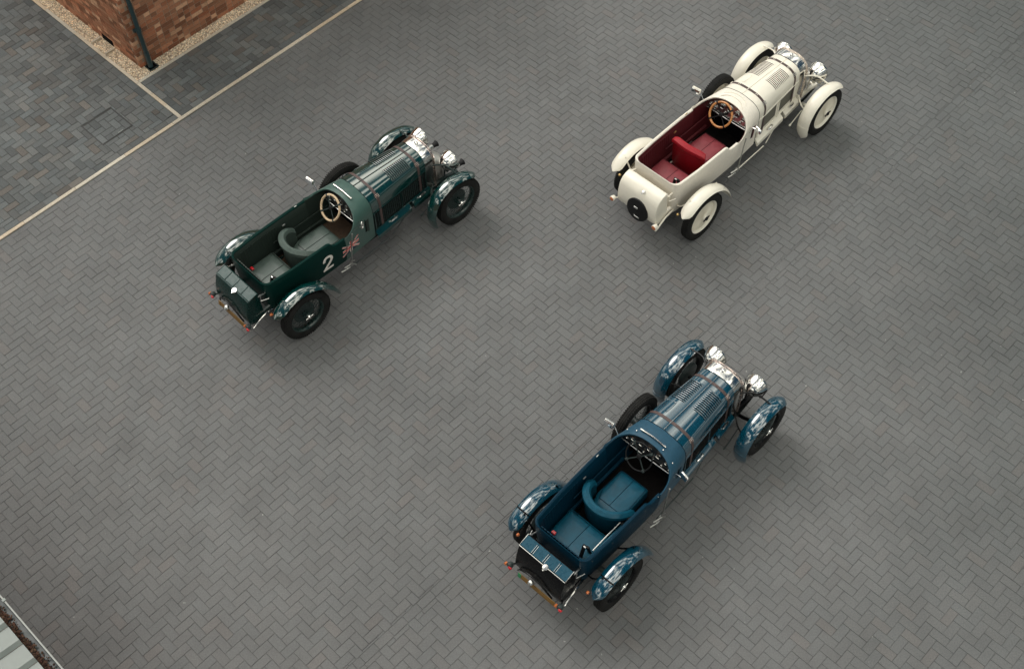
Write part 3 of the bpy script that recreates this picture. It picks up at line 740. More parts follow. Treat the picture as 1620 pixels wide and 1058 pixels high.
def cushion(m, pts, z0, z1, r=.03):
    """rounded cushion from a plan polygon"""
    c = Vector((sum(p[0] for p in pts) / len(pts), sum(p[1] for p in pts) / len(pts), 0)); P = []
    k = len(pts)
    for i in range(k):
        a, b, d = Vector((*pts[i - 1], 0)), Vector((*pts[i], 0)), Vector((*pts[(i + 1) % k], 0))
        u, v = (a - b).normalized(), (d - b).normalized()
        for t in (0, .5, 1): P.append(b + u * r * (1 - t) ** 2 + v * r * t ** 2)
    rows = []
    for ins, z in ((.03, z0), (0, z0 + .012), (0, z1 - .03), (.008, z1 - .012), (.03, z1), (.09, z1 + .010), (.16, z1 + .014)):
        rows.append([c + (p - c) * (1 - ins / max((p - c).length, .01)) + Vector((0, 0, z)) for p in P])
    m.grid(rows, closev=True, capu=True)
def decal(m, poly, off=.003, mi=0):
    """polygon given in (x, z) laid on the right flank"""
    b = len(m.v)
    for o in (off, 0.0): m.v += [(x, -bump_side_y(x, z) - o - .002, z) for x, z in poly]
    n = len(poly); m.addf([b + i for i in range(n)], mi)
    for i in range(n): m.addf((b + i, b + n + i, b + n + (i + 1) % n, b + (i + 1) % n), mi)
def stroke(m, pts, w, off=.003, mi=0):
    P = [Vector((p[0], p[1])) for p in pts]
    L_, R2 = [], []
    for i, p in enumerate(P):
        d = (P[min(i + 1, len(P) - 1)] - P[max(i - 1, 0)]).normalized(); n = Vector((-d.y, d.x)) * w / 2
        L_.append(p + n); R2.append(p - n)
    for i in range(len(P) - 1):
        decal(m, [tuple(R2[i]), tuple(R2[i + 1]), tuple(L_[i + 1]), tuple(L_[i])], off, mi)

def build_car(name, pose, C, label):
    car = put(name, None, None, label=label, cat='car')
    car.location = (pose[0], pose[1], 0); car.rotation_euler = (0, 0, pose[2])
    car['group'] = 'vintage open cars parked on the block paving'
    P = lambda nm, key, fn, mt, par=car, sm=35, lab=None: put(nm, cm(key, fn, sm), mt, par, label=lab)
    # --- chassis
    for s in (-1, 1):
        def rail(m, s=s):
            pts = [(-1.98, s * .30, .50), (-1.7, s * .30, .56), (-1.35, s * .29, .58), (-1.05, s * .285, .46), (-.3, s * .28, .43), (.6, s * .255, .43), (1.15, s * .235, .44), (1.5, s * .235, .47), (1.74, s * .235, .42)]
            m.tube(spline(pts, 4), .032, 8, flat=1.3)
        P('chassis_rail', 'chassis_rail#%d' % s, rail, C['chassis'])
        for xc in (1.4, -1.4):
            def spring(m, s=s, xc=xc):
                for k in range(5):
                    l = .36 - k * .06; pts = [(xc - l, s * .245, .36 + .0 + .05 * (l / .36) ** 2 - k * .009), (xc, s * .245, .345 - k * .009), (xc + l, s * .245, .36 + .05 * (l / .36) ** 2 - k * .009)]
                    m.tube(spline(pts, 5), .014, 6, flat=.35)
            P('leaf_spring', 'leaf_spring#%d%d' % (s, xc * 10), spring, MAT['meshdark'])
    def cross(m):
        for x, z in ((1.72, .42), (.3, .42), (-.5, .42), (-1.05, .46), (-1.95, .52)): m.tube([(x, -.26, z), (x, .26, z)], .022, 8)
    P('cross_member', 'cross_member', cross, C['chassis'])
    def fax(m): m.tube(spline([(1.4, -.60, .37), (1.4, -.42, .34), (1.4, -.25, .29), (1.4, .25, .29), (1.4, .42, .34), (1.4, .60, .37)], 4), .026, 10)
    P('front_axle', 'front_axle', fax, C['chassis'])
    def rax(m): m.tube([(-1.4, -.6, .38), (-1.4, -.15, .38), (-1.4, -.1, .38), (-1.4, .1, .38), (-1.4, .15, .38), (-1.4, .6, .38)], [.035, .04, .12, .12, .04, .035], 14)
    P('rear_axle', 'rear_axle', rax, MAT['gutter'])
    def under(m): m.box((-.45, 0, .40), (2.3, .60, .02)); m.box((.7, 0, .50), (.9, .38, .10))  # car floor, made low and wide to deepen the shadow beneath
    P('undertray', 'undertray', under, MAT['black'])
    # --- wheels
    for x in (-1.4, 1.4):
        for s in (-1, 1): wheel(car, x, s * .630, TR, C)
    sp = wheel(car, .25, .525, .695, C, spare=True); sp['label'] = 'spare wheel strapped upright beside the bonnet'
    # --- fenders
    for s in (-1, 1):
        f = P('front_wing', 'front_wing#%d' % s, lambda m, s=s: fender(m, 1.4, s * .640, RRF, 46, 200), C['wing'])
        P('seam_band', 'fseam#%d' % s, lambda m, s=s: fenderband(m, 1.4, s * .640, RRF, 172), C['wing'], f)
        r = P('rear_wing', 'rear_wing#%d' % s, lambda m, s=s: fender(m, -1.4, s * .640, RRR, -4, 144), C['wing'])
        P('seam_band', 'rseam#%d' % s, lambda m, s=s: fenderband(m, -1.4, s * .640, RRR, 116), C['band'], r)
        stays = [[(1.28, s * .24, .92), (1.42, s * .40, .92), (1.45, s * .62, .865)], [(1.28, s * .24, .55), (1.1, s * .42, .58), (.98, s * .60, .66)],
                 [(-1.62, s * .30, .56), (-1.66, s * .45, .66), (-1.66, s * .60, .88)], [(-1.15, s * .30, .50), (-1.12, s * .45, .60), (-1.10, s * .60, .80)]]
        for k, q in enumerate(stays): P('wing_stay', 'wing_stay#%d%d' % (s, k), lambda m, q=q: m.tube(spline(q, 3), .011, 8), C['stay'])
    # --- body
    body = P('body', 'body', tub, C['body'])
    def studs(m):
        for x in (-1.62, -1.3, -1.0, -.74, -.5):
            for s in (-1, 1): m.lathe([(0, .006), (.003, .006), (.005, .002)], (x, s * (bump_side_y(x, .98) + .001), .985), (0, s, .15), 8)
        for y in (-.26, 0, .26): m.lathe([(0, .006), (.003, .006), (.005, .002)], (-1.748, y, .985), (-1, 0, .15), 8)
        for y, x, z in ((-.34, -.135, 1.175), (.34, -.135, 1.175), (-.17, -.10, 1.235), (.23, -.10, 1.225)): m.lathe([(0, .009), (.006, .008), (.008, .003)], (x, y, z), (0, y * .8, 1), 8)
    if C['studs']: P('stud', 'stud', studs, MAT['chrome'], body)
    P('scuttle', 'scuttle', scut, C['scuttle'])
    P('interior_trim', 'interior_trim', tub_inner, C['trim'])
    def lining(m):
        hp = spline(HOOPR + HOOPL[1:], 4); rows = []
        for t in (0, .35, .7, 1.0):
            rows.append([Vector((p.x - .004 + (.02 - p.x) * t, p.y * (.93 - .08 * t), (p.z - .024 - .02 * t) if p.z > .9 else p.z)) for p in hp])
        m.grid(rows, flip=True)
    P('scuttle_lining', 'scuttle_lining', lining, C['trim'])
    def floor(m): m.box((-.85, 0, .485), (1.72, .66, .012))
    P('floor', 'floor', floor, C['carpet'])
    def bulk(m): m.grid([[(-.06, -.34, .5), (-.06, -.40, .95), (-.04, -.33, 1.12), (-.03, 0, 1.2), (-.04, .33, 1.12), (-.06, .40, .95), (-.06, .34, .5)], [(.0, -.33, .5), (.0, -.34, .95), (.0, -.30, 1.12), (.0, 0, 1.2), (.0, .30, 1.12), (.0, .34, .95), (.0, .33, .5)]], flip=True); m.box((.0, 0, .8), (.01, .64, .62))
    P('bulkhead', 'bulkhead', bulk, MAT['black'])
    # dashboard and dials
    def dash(m):
        poly = [(-.395, .93), (.395, .93), (.385, 1.03), (.31, 1.12), (.16, 1.18), (0, 1.195), (-.16, 1.18), (-.31, 1.12), (-.385, 1.03)]
        m.prism(poly, lambda y, z, h: (-.115 - .02 * (1.2 - z) / .3 + h, y, z), .012)
    d = P('dashboard', 'dashboard', dash, C['dash'], sm=20)
    dials = [(.0, 1.10, .047), (-.13, 1.085, .047), (.13, 1.075, .040), (.25, 1.06, .032), (.24, .985, .026), (-.25, 1.06, .028), (-.31, .99, .026), (-.20, .975, .022), (-.07, .985, .024), (.07, .98, .022), (.33, 1.01, .02)]
    for i, (y, z, r) in enumerate(dials):
        xd = -.118 - .02 * (1.2 - z) / .3
        b = P('dial', 'dial#%d' % i, lambda m, xd=xd, y=y, z=z, r=r: m.lathe([(0, r), (.006, r), (.006, .001)], (xd, y, z), (-1, 0, 0), 20), MAT['dial'], d)
        P('bezel', 'bezel#%d' % i, lambda m, xd=xd, y=y, z=z, r=r: m.lathe([(0, r + .001), (.010, r + .004), (.013, r), (.007, r - .006)], (xd, y, z), (-1, 0, 0), 20, cap=False), MAT['chrome'], b)
        P('needle', 'needle#%d' % i, lambda m, xd=xd, y=y, z=z, r=r: m.box((xd - .0075, y + r * .2, z + r * .2), (.002, r * .9, .003), rot=Matrix.Rotation(-.8, 3, 'X')), MAT['decal_white'], b)
    P('dash_rail', 'dash_rail', lambda m: m.tube([(-.150, -.40, .925), (-.155, 0, .918), (-.150, .40, .925)], .009, 8), MAT['steel'])
    # steering wheel
    sw = put('steering_wheel', None, None, car, loc=(-.29, .03, 1.095)); al = math.radians(32)
    sw.rotation_euler = (0, -(math.pi / 2 - al), 0)
    n = 40
    P('grip', 'grip#%s' % C['swr'], lambda m: m.tube([(.178 * math.cos(2 * math.pi * k / n), .178 * math.sin(2 * math.pi * k / n), 0) for k in range(n)], C['swr'], 12, closed=True), C['grip'], sw)
    for k in range(4):
        a = math.pi / 4 + k * math.pi / 2
        P('spoke', 'swspoke#%d' % k, lambda m, a=a: (m.box((.09 * math.cos(a), .09 * math.sin(a), -.004), (.17, .014, .004), rot=Matrix.Rotation(a, 3, 'Z')), m.rbox((.178 * math.cos(a), .178 * math.sin(a), 0), (.036, .03, .034), .006, rot=Matrix.Rotation(a, 3, 'Z'))), C['swspoke'], sw)
    P('boss', 'boss', lambda m: m.lathe([(-.02, .03), (.004, .032), (.010, .026), (.012, .002)], (0, 0, 0), (0, 0, 1), 20), MAT['rubber'], sw)
    P('column', 'column', lambda m: m.tube([(0, 0, -.01), (0, 0, -.36)], .016, 10), MAT['rubber'], sw)
    # seats
    st = put('driver_seat', None, None, car)
    key = 'sq' if C['seat_sq'] else 'rd'
    P('backrest', 'backrest#' + key, lambda m: seatback(m, .27 if not C['seat_sq'] else .27, C['seat_sq']), C['seatback'], st)
    P('seat_cushion', 'seat_cushion', lambda m: cushion(m, [(-.36, -.21), (-.36, .21), (-.80, .225), (-.94, .17), (-.94, -.17), (-.80, -.225)], .52, .68), C['seat'], st)
    P('piping', 'piping_f', lambda m: (m.tube([(-.385, -.185, .694), (-.385, .185, .694), (-.72, .205, .694), (-.84, .15, .694), (-.84, -.15, .694), (-.72, -.205, .694)], .0045, 6, closed=True), m.tube([(-.39, 0, .697), (-.84, 0, .697)], .003, 6)), C['trim'], st)
    P('panel_gap', 'panel_gap', lambda m: m.tube([Vector((.1145, p.y * 1.002, p.z + .002)) for p in spline(FR + [(x, -y, z) for x, y, z in FR[::-1]][1:], 3)], .0028, 6), MAT['black'])
    rs = put('rear_seat', None, None, car)
    P('piping', 'piping_r', lambda m: (m.tube([(-1.19, -.285, .714), (-1.19, .285, .714), (-1.585, .275, .714), (-1.585, -.275, .714)], .0045, 6, closed=True), m.tube([(-1.20, 0, .717), (-1.58, 0, .717)], .003, 6)), C['trim'], rs)
    P('seat_cushion', 'rear_cushion', lambda m: cushion(m, [(-1.16, -.31), (-1.16, .31), (-1.60, .30), (-1.62, .2), (-1.62, -.2), (-1.60, -.30)], .52, .70), C['seat'], rs)
    def pleats(m):
        for k in range(14):
            y = -.29 + k * .0446; m.tube([(-1.672, y, .70), (-1.682, y, .85), (-1.688, y, 1.0)], .021, 8, flat=.4)
        for s in (-1, 1):
            for k in range(14):
                x = -1.58 + k * .045; yy = s * (bump_side_y(x, 1.0) - .058); m.tube([(x, yy - s * .012, .68), (x, yy - s * .004, .85), (x, yy, 1.0)], .021, 8, flat=.35)
    P('pleated_panel', 'pleated_panel', pleats, C['trim'], rs)
    def arm(m): m.rbox((-1.20, -.318, .80), (.74, .045, .05), .015, rot=Matrix.Rotation(-.02, 3, 'Z'))
    P('armrest', 'armrest', arm, C['seat'])
    def tunnel(m):
        m.box((-.70, .315, .60), (1.0, .035, .05)); m.box((-.62, .335, .78), (.95, .012, .035))
    P('side_rail', 'side_rail_inner', tunnel, C['trim'])
    # seat belts
    bt = put('seat_belt', None, None, car)
    P('belt_stalk', 'belt_stalk', lambda m: (m.rbox((-1.54, -.19, .80), (.035, .04, .24), .008, rot=Matrix.Rotation(.30, 3, 'Y')), m.rbox((-1.47, -.225, .79), (.03, .045, .22), .008, rot=Matrix.Rotation(-.2, 3, 'Y'))), MAT['rubber'], bt)
    P('belt_guide', 'belt_guide', lambda m: (m.rbox((-1.52, -.205, .915), (.022, .035, .012), .004), m.tube([(-1.45, -.27, .80), (-1.22, -.275, .825), (-.98, -.28, .84)], .009, 8)), MAT['steel'], bt)
    P('belt_buckle', 'belt_buckle', lambda m: m.rbox((-1.555, .235, .735), (.04, .055, .035), .006), C['buckle'], bt)
    P('belt_reel', 'belt_reel', lambda m: (m.rbox((-.90, -.335, .86), (.07, .035, .09), .01, rot=Matrix.Rotation(.3, 3, 'Y')), m.rbox((-.97, -.31, .82), (.05, .05, .03), .01)), MAT['rubber'], bt)
    # door latch
    P('door_latch', 'door_latch', lambda m: (m.rbox((-.86, .372, .93), (.05, .012, .03), .004), m.rbox((-.60, .40, 1.085), (.045, .012, .012), .004)), MAT['brass'] if C['disc'] else MAT['steel'])
    # --- bonnet
    bon = P('bonnet', 'bonnet', lambda m: m.grid([arch_pts(x) for x in np.linspace(.116, 1.165, 16)]), C['paint'])
    P('hinge', 'hinge', lambda m: m.tube([bsec(x, 0, .003) for x in np.linspace(.118, 1.163, 10)], .0065, 8), C['hinge'], bon)
    for side in (-1, 1):
        for k in range(12):
            x = .585 + k * .0305
            def lou(m, x=x, side=side):
                rows = []
                for (dx, h) in ((-.0045, .0008), (-.001, .0010), (.0, .0085), (.004, .0115), (.012, .0100), (.020, .0045), (.0250, .0)):
                    r = []
                    hw = interp(x + dx, *HW)
                    for j in range(9):
                        f = j / 8; yy = (.18 + (.84 - .18) * f) * hw; s_ = (yy / hw) ** 1.35; ph = math.degrees(math.asin(min(1, s_)))
                        endf = min(1, min(f, 1 - f) / .07)
                        p = bsec(x + dx, ph if side < 0 else -ph, .0005 + h * endf); r.append(p)
                    rows.append(r)
                m.grid(rows[:3], flip=side > 0, mi=1); m.grid(rows[2:], flip=side > 0, mi=0)  # dark strip and rear lip paint in the shadow of the louvre slot
            P('louvre', 'louvre#%d_%d' % (side, k), lou, [C['paint'], C['louvshade']], bon, sm=50)
    def hatch(m):
        pts = []
        for (x, ph) in ((.34, 22), (.34, 46), (.36, 50), (.50, 50), (.52, 46), (.52, 22), (.50, 18), (.36, 18)): pts.append(bsec(x, -ph * .95, .003))
        m.tube(spline(pts, 3, closed=True), .0028, 6, closed=True)
    P('hatch', 'hatch', hatch, C['paint'], bon)
    # side of the bonnet
    sides = P('bonnet_side', 'bonnet_side', lambda m: [m.grid([[Vector((x, s * (interp(x, *HW) - .012), .57)), Vector((x, s * (interp(x, *HW) - .012), .945))] for x in np.linspace(.115, 1.165, 6)], flip=s > 0) for s in (-1, 1)], C['sidepanel'])
    def frames(m):
        for s in (-1, 1):
            Y = lambda x: s * (interp(x, *HW) + .001)
            for z in (.585, .925): m.tube([(x, Y(x), z) for x in (.12, .6, 1.16)], .009, 6)
            for x in (.14, .66, 1.15): m.tube([(x, Y(x), .585), (x, Y(x), .925)], .012 if C['disc'] else .007, 6)
    P('side_frame', 'side_frame#%d' % C['disc'], frames, C['paint'] if C['disc'] else C['paint'], sides)
    if C['disc']:
        def cream(m):
            for s in (-1, 1):
                for xa, xb in ((.118, .235), (.60, .70), (1.07, 1.163)):
                    m.grid([[Vector((x, s * (interp(x, *HW) - .004), .58)), Vector((x, s * (interp(x, *HW) - .004), .94))] for x in (xa, xb)], flip=s > 0)
                for z0, z1 in ((.58, .66), (.885, .945)): m.grid([[Vector((x, s * (interp(x, *HW) - .003), z0)), Vector((x, s * (interp(x, *HW) - .003), z1))] for x in (.12, .6, 1.16)], flip=s > 0)
        P('side_panel', 'side_panel', cream, C['paint'], sides)
    else:
        def slits(m):
            for s in (-1, 1):
                for k in range(26):
                    x = .20 + k * .0355; y = s * (interp(x, *HW) - .004); m.box((x, y, .76), (.010, .012, .26), rot=Matrix.Rotation(s * .5, 3, 'Z'))
        P('side_fins', 'side_fins', slits, C['sidefin'], sides)['kind'] = 'stuff'
    for nm, xa, xb in (('a', .12, .78), ('b', .84, 1.20)):
        for s in (-1, 1):
            def val(m, xa=xa, xb=xb, s=s):
                q = []
                for x in (xa, (xa + xb) / 2, xb):
                    yi, yo = interp(x, [.1, 1.2], [.335, .245]), interp(x, [.1, 1.2], [.400, .318])
                    q.append([Vector((x, s * yi, .565)), Vector((x, s * (yo - .01), .515)), Vector((x, s * yo, .505)), Vector((x, s * yo, .44)), Vector((x, s * (yo - .012), .44)), Vector((x, s * (yi - .01), .555))])
                m.grid(q, closev=True, capu=True, flip=s > 0)
            v = P('valance', 'valance#%s%d' % (nm, s), val, C['paint'])
            xm = (xa + xb) / 2 - (.02 if nm == 'b' else -.02) * 0
            P('handle', 'handle#%s%d' % (nm, s), lambda m, xm=xm, s=s: m.tube(spline([(xm - .055, s * .335 if xm < .8 else s * .288, .535), (xm - .05, (s * .365) if xm < .8 else s * .312, .565), (xm + .05, (s * .358) if xm < .8 else s * .302, .565), (xm + .055, (s * .325) if xm < .8 else s * .28, .54)], 4), .013, 8), MAT['chrome'], v)
    for k, x in enumerate((.262, 1.035)):
        def stp(m, x=x):
            rows = []
            for dx in (-.020, .020):
                pts = [Vector((x + dx, interp(x + dx, *HW) + .005, .60))] + [bsec(x + dx, -90 + 6 * i, .005) for i in range(31)] + [Vector((x + dx, -interp(x + dx, *HW) - .005, .60))]
                inn = [Vector((x + dx, interp(x + dx, *HW) + .001, .60))] + [bsec(x + dx, -90 + 6 * i, .001) for i in range(31)] + [Vector((x + dx, -interp(x + dx, *HW) - .001, .60))]
                rows.append(pts + inn[::-1])
            m.grid(rows, closev=True, capu=False)
            n_ = len(rows[0]) // 2
            for r_ in rows: m.grid([r_[:n_], r_[n_:][::-1]])
        s_ = P('bonnet_strap', 'bonnet_strap#%d' % k, stp, MAT['strap'])
        def buck(m, x=x):
            c = bsec(x, 56, .012); nrm = (bsec(x, 56, .03) - bsec(x, 56, 0)).normalized(); t = (bsec(x, 60) - bsec(x, 52)).normalized(); u = Vector((1, 0, 0))
            q = [c + u * .027 + t * .022, c - u * .027 + t * .022, c - u * .027 - t * .022, c + u * .027 - t * .022]
            m.tube(q, .0045, 6, closed=True); m.tube([c - u * .02, c + u * .02], .004, 6)
        P('buckle', 'buckle#%d' % k, buck, MAT['copper'] if not C['disc'] else MAT['steel'], s_)
    if C['disc']:
        def keep(m):
            for x in (.262, 1.035):
                for ph in (-52, -20, 20): 
                    a, b = bsec(x, ph - 2.2, .009), bsec(x, ph + 2.2, .009); m.tube([a - Vector((.02, 0, 0)), a + Vector((.02, 0, 0))], .004, 6); m.tube([b - Vector((.02, 0, 0)), b + Vector((.02, 0, 0))], .004, 6)
        P('strap_keeper', 'strap_keeper', keep, C['paint'])
        def aero(m):
            for hh, xx in ((.018, -.06), (.0, .02)):
                m.tube(spline([(xx - .05, .20, 1.222 + hh * .2), (xx + .01, .12, 1.242 + hh * .3), (xx + .03, 0, 1.25 + hh * .3), (xx + .01, -.12, 1.242 + hh * .3), (xx - .05, -.20, 1.222 + hh * .2)], 5), .005, 6)
        P('aero_screen_base', 'aero_screen_base', aero, C['paint'])
    else:
        P('screen_bar', 'screen_bar', lambda m: (m.tube([(-.062, .20, 1.250), (-.062, 0, 1.272), (-.062, -.175, 1.252)], .011, 8), m.lathe([(0, .014), (.012, .012), (.014, .003)], (-.055, .18, 1.238), (0, .2, 1), 10), m.lathe([(0, .014), (.012, .012), (.014, .003)], (-.055, -.155, 1.240), (0, -.2, 1), 10)), MAT['chrome'])
    # --- radiator
    def radpts(x, off, zb=.50):
        P_ = []
        for i in range(29):
            ph = -90 + 180 * i / 28; s, c = math.sin(math.radians(ph)), math.cos(math.radians(ph)); e = 2 / 2.6
            hw = .256 + off; y = -hw * math.copysign(abs(s) ** e, s); z = .98 + (.215 + off) * abs(c) ** (e * .95)
            P_.append(Vector((x, y, z)))
        return [Vector((x, (.256 + off) * .96, zb))] + P_ + [Vector((x, -(.256 + off) * .96, zb))]
    rd = P('radiator', 'radiator', lambda m: (m.grid([radpts(1.166, .003), radpts(1.20, .008), radpts(1.26, .012), radpts(1.315, .010)])), C['rad'])
    P('radiator_rim', 'radiator_rim', lambda m: m.tube(radpts(1.322, .008, .48), .018, 10), C['radrim'], rd)
    P('radiator_core', 'radiator_core', lambda m: m.prism([(p.y, p.z) for p in radpts(1.30, -.006, .50)], lambda y, z, h: (1.300 - h, y, z), .02), MAT['meshdark'], rd, sm=0)
    P('radiator_cap', 'radiator_cap', lambda m: m.lathe([(0, .030), (.02, .030), (.028, .022), (.034, .006)], (1.255, 0, 1.200), (0, 0, 1), 16), C['rad'], rd)
    def hose(m): m.tube(spline([(1.31, -.245, 1.0), (1.33, -.262, .80), (1.34, -.25, .62), (1.36, -.18, .52)], 5), .013, 8)
    P('pipe', 'radpipe', hose, MAT['copper'] if not C['disc'] else C['stay'])
    # blower / front cowl between the dumb irons
    def blow(m):
        rows = []
        for x, hy, z0, z1 in ((1.335, .205, .36, .86), (1.42, .205, .34, .84), (1.53, .190, .34, .79), (1.62, .165, .36, .72), (1.675, .13, .40, .64), (1.69, .06, .46, .56)):
            r = []
            for k in range(24):
                a = 2 * math.pi * k / 24; e = .75
                r.append(Vector((x, hy * math.copysign(abs(math.cos(a)) ** e, math.cos(a)), (z0 + z1) / 2 + (z1 - z0) / 2 * math.copysign(abs(math.sin(a)) ** e, math.sin(a)))))
            rows.append(r)
        m.grid(rows, closev=True, capu=True)
    bl = P('supercharger', 'supercharger', blow, MAT['alloy'])
    def ribs(m):
        for x, hy, zt in ((1.42, .211, .847), (1.50, .202, .808)):
            m.tube([Vector((x, hy * math.cos(a), .50 + (zt - .50) * abs(math.sin(a)) ** .8)) for a in np.linspace(0, math.pi, 14)], .007, 6)
    P('rib', 'rib', ribs, MAT['steel'], bl)
    # lamps
    P('lamp_bar', 'lamp_bar', lambda m: (m.tube([(1.55, -.42, .70), (1.55, -.31, .735), (1.55, .31, .735), (1.55, .42, .70)], .013, 10), m.tube([(1.55, -.23, .74), (1.50, -.235, .47)], .013, 8), m.tube([(1.55, .23, .74), (1.50, .235, .47)], .013, 8)), C['stay'])
    for s in (-1, 1):
        hl = put('headlamp', cm('headlamp', lamp), C['lamp'], car, loc=(1.550, s * .318, .858))
        hl.scale = (1.28, 1.28, 1.28)
        P('lamp_rim', 'lamp_rim', lamprim, C['lamprim'], hl); P('lens', 'lamp_lens', lampglass, MAT['mirrorglass'], hl)
        P('lamp_bracket', 'lamp_bracket', lambda m: (m.tube([(-.03, 0, -.10), (-.035, 0, -.14)], .018, 10), m.tube([(0, -.115, 0), (-.01, -.10, -.07), (-.03, 0, -.125), (-.01, .10, -.07), (0, .115, 0)], .007, 6)), C['stay'], hl)
        if C['disc']: P('ring', 'lampring', lambda m: m.tube([(.01 + .0 * k, -.05 + .07 * math.cos(k * .5236), -.10 + .045 * math.sin(k * .5236)) for k in range(12)], .006, 6, closed=True), C['stay'], hl)
    # horns of the green car only
    if C['horn']:
        for (hx, hy) in ((1.64, .13), (1.66, -.40)):
            P('horn', 'horn#%d' % (hy * 100), lambda m, hx=hx, hy=hy: m.lathe([(-.07, .02), (-.04, .028), (.0, .032), (.045, .038), (.075, .052), (.078, .050), (.03, .020)], (hx, hy, .76), (1, 0, .0), 18, cap=False), MAT['rubber'])
            P('horn_throat', 'hornt#%d' % (hy * 100), lambda m, hx=hx, hy=hy: m.lathe([(-.075, .034), (-.03, .036), (.0, .030)], (hx, hy, .76), (1, 0, .0), 18), MAT['steel'])
    # --- tail: fuel tank
    def tank(m):
        prof = [(-1.845, .985), (-1.86, .992), (-2.005, .948), (-2.022, .938), (-2.03, .922), (-2.075, .78), (-2.095, .64), (-2.085, .55), (-2.05, .49), (-1.95, .47), (-1.86, .50), (-1.835, .60)]
        if C['tank_round']: prof = [(-1.845, .975), (-1.87, .992), (-1.94, .982), (-1.995, .955), (-2.035, .91), (-2.06, .86), (-2.085, .74), (-2.09, .64), (-2.08, .55), (-2.05, .49), (-1.95, .47), (-1.86, .50), (-1.835, .60)]
        rows = []
        for y, s_ in ((-.343, .96), (-.339, .985), (-.333, 1.0), (-.11, 1.0), (.11, 1.0), (.338, 1.0), (.344, .985), (.348, .96)):
            rows.append([Vector((-1.95 + (x + 1.95) * s_, y, .74 + (z - .74) * s_)) for x, z in prof])
        m.grid(rows, closev=True, capu=True)
    tk = P('fuel_tank', 'fuel_tank#%d' % C['tank_round'], tank, C['tank'], sm=28)
    if not C['tank_round']:
        def lid(m):
            R1 = Matrix.Rotation(-math.atan2(.044, .145), 3, 'Y')
            for k in range(4):
                m.rbox((-1.933, -.2575 + k * .172, .976), (.140, .166, .010), .003, rot=R1)
        P('tank_lid', 'tank_lid', lid, C['lid'], tk)
        def edges(m):
            m.tube([(-1.855, -.343, 1.0), (-2.012, -.343, .955), (-2.012, .348, .955), (-1.855, .348, 1.0)], .006, 6)
            for y in (-.17, 0, .17):
                for dy in (-.012, .012): m.tube([(-1.875, y + dy, .996), (-1.995, y + dy, .962)], .0028, 6)
        P('tank_edge', 'tank_edge', edges, MAT['chrome'] if C['bright'] else C['lid'], tk)
    P('filler_cap', 'filler_cap#%d' % C['disc'], lambda m: (m.lathe([(0, .036), (.015, .037), (.020, .033), (.022, .002)] if not C['disc'] else [(0, .022), (.006, .022), (.008, .002)], (-2.015, -.055, .945), (-.25, 0, 1), 24), m.rbox((-2.055, -.055, .945), (.03, .018, .012), .004)), MAT['chrome'] if not C['disc'] else MAT['dull'], tk)
    # tank props: stays to the body
    for s in (-1, 1):
        P('tank_stay', 'tank_stay#%d' % s, lambda m, s=s: (m.tube([(-1.83, s * .36, .93), (-1.85, s * .365, .85), (-1.74, s * .40, .84)], .008, 8), m.tube([(-1.74, s * .33, .90), (-1.86, s * .345, .93)], .012, 8)), C['tankstay'])
    # rear guard arch, number plate, lamps, exhaust
    if not C['disc']: P('rear_panel', 'rear_panel', lambda m: m.tube(spline([(-2.10, .30, .50), (-2.115, .24, .62), (-2.12, .10, .69), (-2.12, -.05, .68), (-2.115, -.16, .60), (-2.10, -.22, .50)], 5), .012, 8), C['guard'])
    if C['disc']:
        P('spare_cover', 'spare_cover', lambda m: m.lathe([(.0, .185), (.02, .188), (.035, .18), (.045, .15), (.05, .05), (.055, .002)], (-2.075, -.03, .62), (-1, 0, .12), 36), MAT['rubber'])
        P('badge', 'badge', lambda m: (m.rbox((-2.14, -.03, .70), (.012, .07, .03), .005, rot=Matrix.Rotation(.12, 3, 'Y')), m.rbox((-2.135, -.05, .52), (.012, .09, .02), .005)), MAT['steel'])
    else:
        pl = P('number_plate', 'number_plate', lambda m: m.rbox((-2.150, -.03, .545), (.008, .56, .075), .003, rot=Matrix.Rotation(.25, 3, 'Y')), MAT['plate_yellow'])
        P('plate_flash', 'plate_flash', lambda m: m.rbox((-2.154, .228, .546), (.008, .045, .073), .003, rot=Matrix.Rotation(.25, 3, 'Y')), MAT['plate_green'] if C['flash'] else MAT['plate_yellow'], pl)
        P('plate_lamp', 'plate_lamp', lambda m: m.lathe([(-.02, .02), (.0, .034), (.022, .036), (.036, .026), (.042, .003)], (-2.150, .05, .60), (-.5, 0, 1), 18), MAT['steel'], pl)
    for s in (-1, 1):
        tl = put('tail_lamp', cm('tail_lamp', lambda m: m.lathe([(.045, .008), (.035, .03), (.0, .040), (-.02, .040), (-.024, .034)], (0, 0, 0), (1, 0, 0), 20)), C['taillamp'], car, loc=(-2.14, s * .388, .575))
        if C['disc']: P('lens', 'lensd', lambda m: m.lathe([(.021, .037), (.03, .028), (.034, .002)], (0, 0, 0), (-1, 0, .0), 18), MAT['amber'], tl)
        else:
            P('lens', 'lensr', lambda m: m.lathe([(.010, .027), (.028, .022), (.034, .004)], (-.01, -.02, -.012), (-1, 0, .25), 16), MAT['glassred'], tl)
            P('indicator', 'lensa', lambda m: m.lathe([(-.012, .020), (.02, .020), (.026, .004)], (-.01, .052, -.012), (-1, 0, .25), 16), MAT['amber'], tl)
        P('lamp_bracket', 'tlb#%d' % s, lambda m, s=s: m.tube([(0, 0, 0), (.07, -s * .03, -.02), (.14, -s * .08, -.03)], .010, 8), C['stay'], tl)
        P('wing_reflector', 'wr#%d' % s, lambda m, s=s: m.lathe([(0, .02), (.02, .02), (.03, .012), (.032, .002)], (-1.83, s * .535, .70), (-1, 0, .3), 14), MAT['amber'] if not C['disc'] else MAT['brass'])
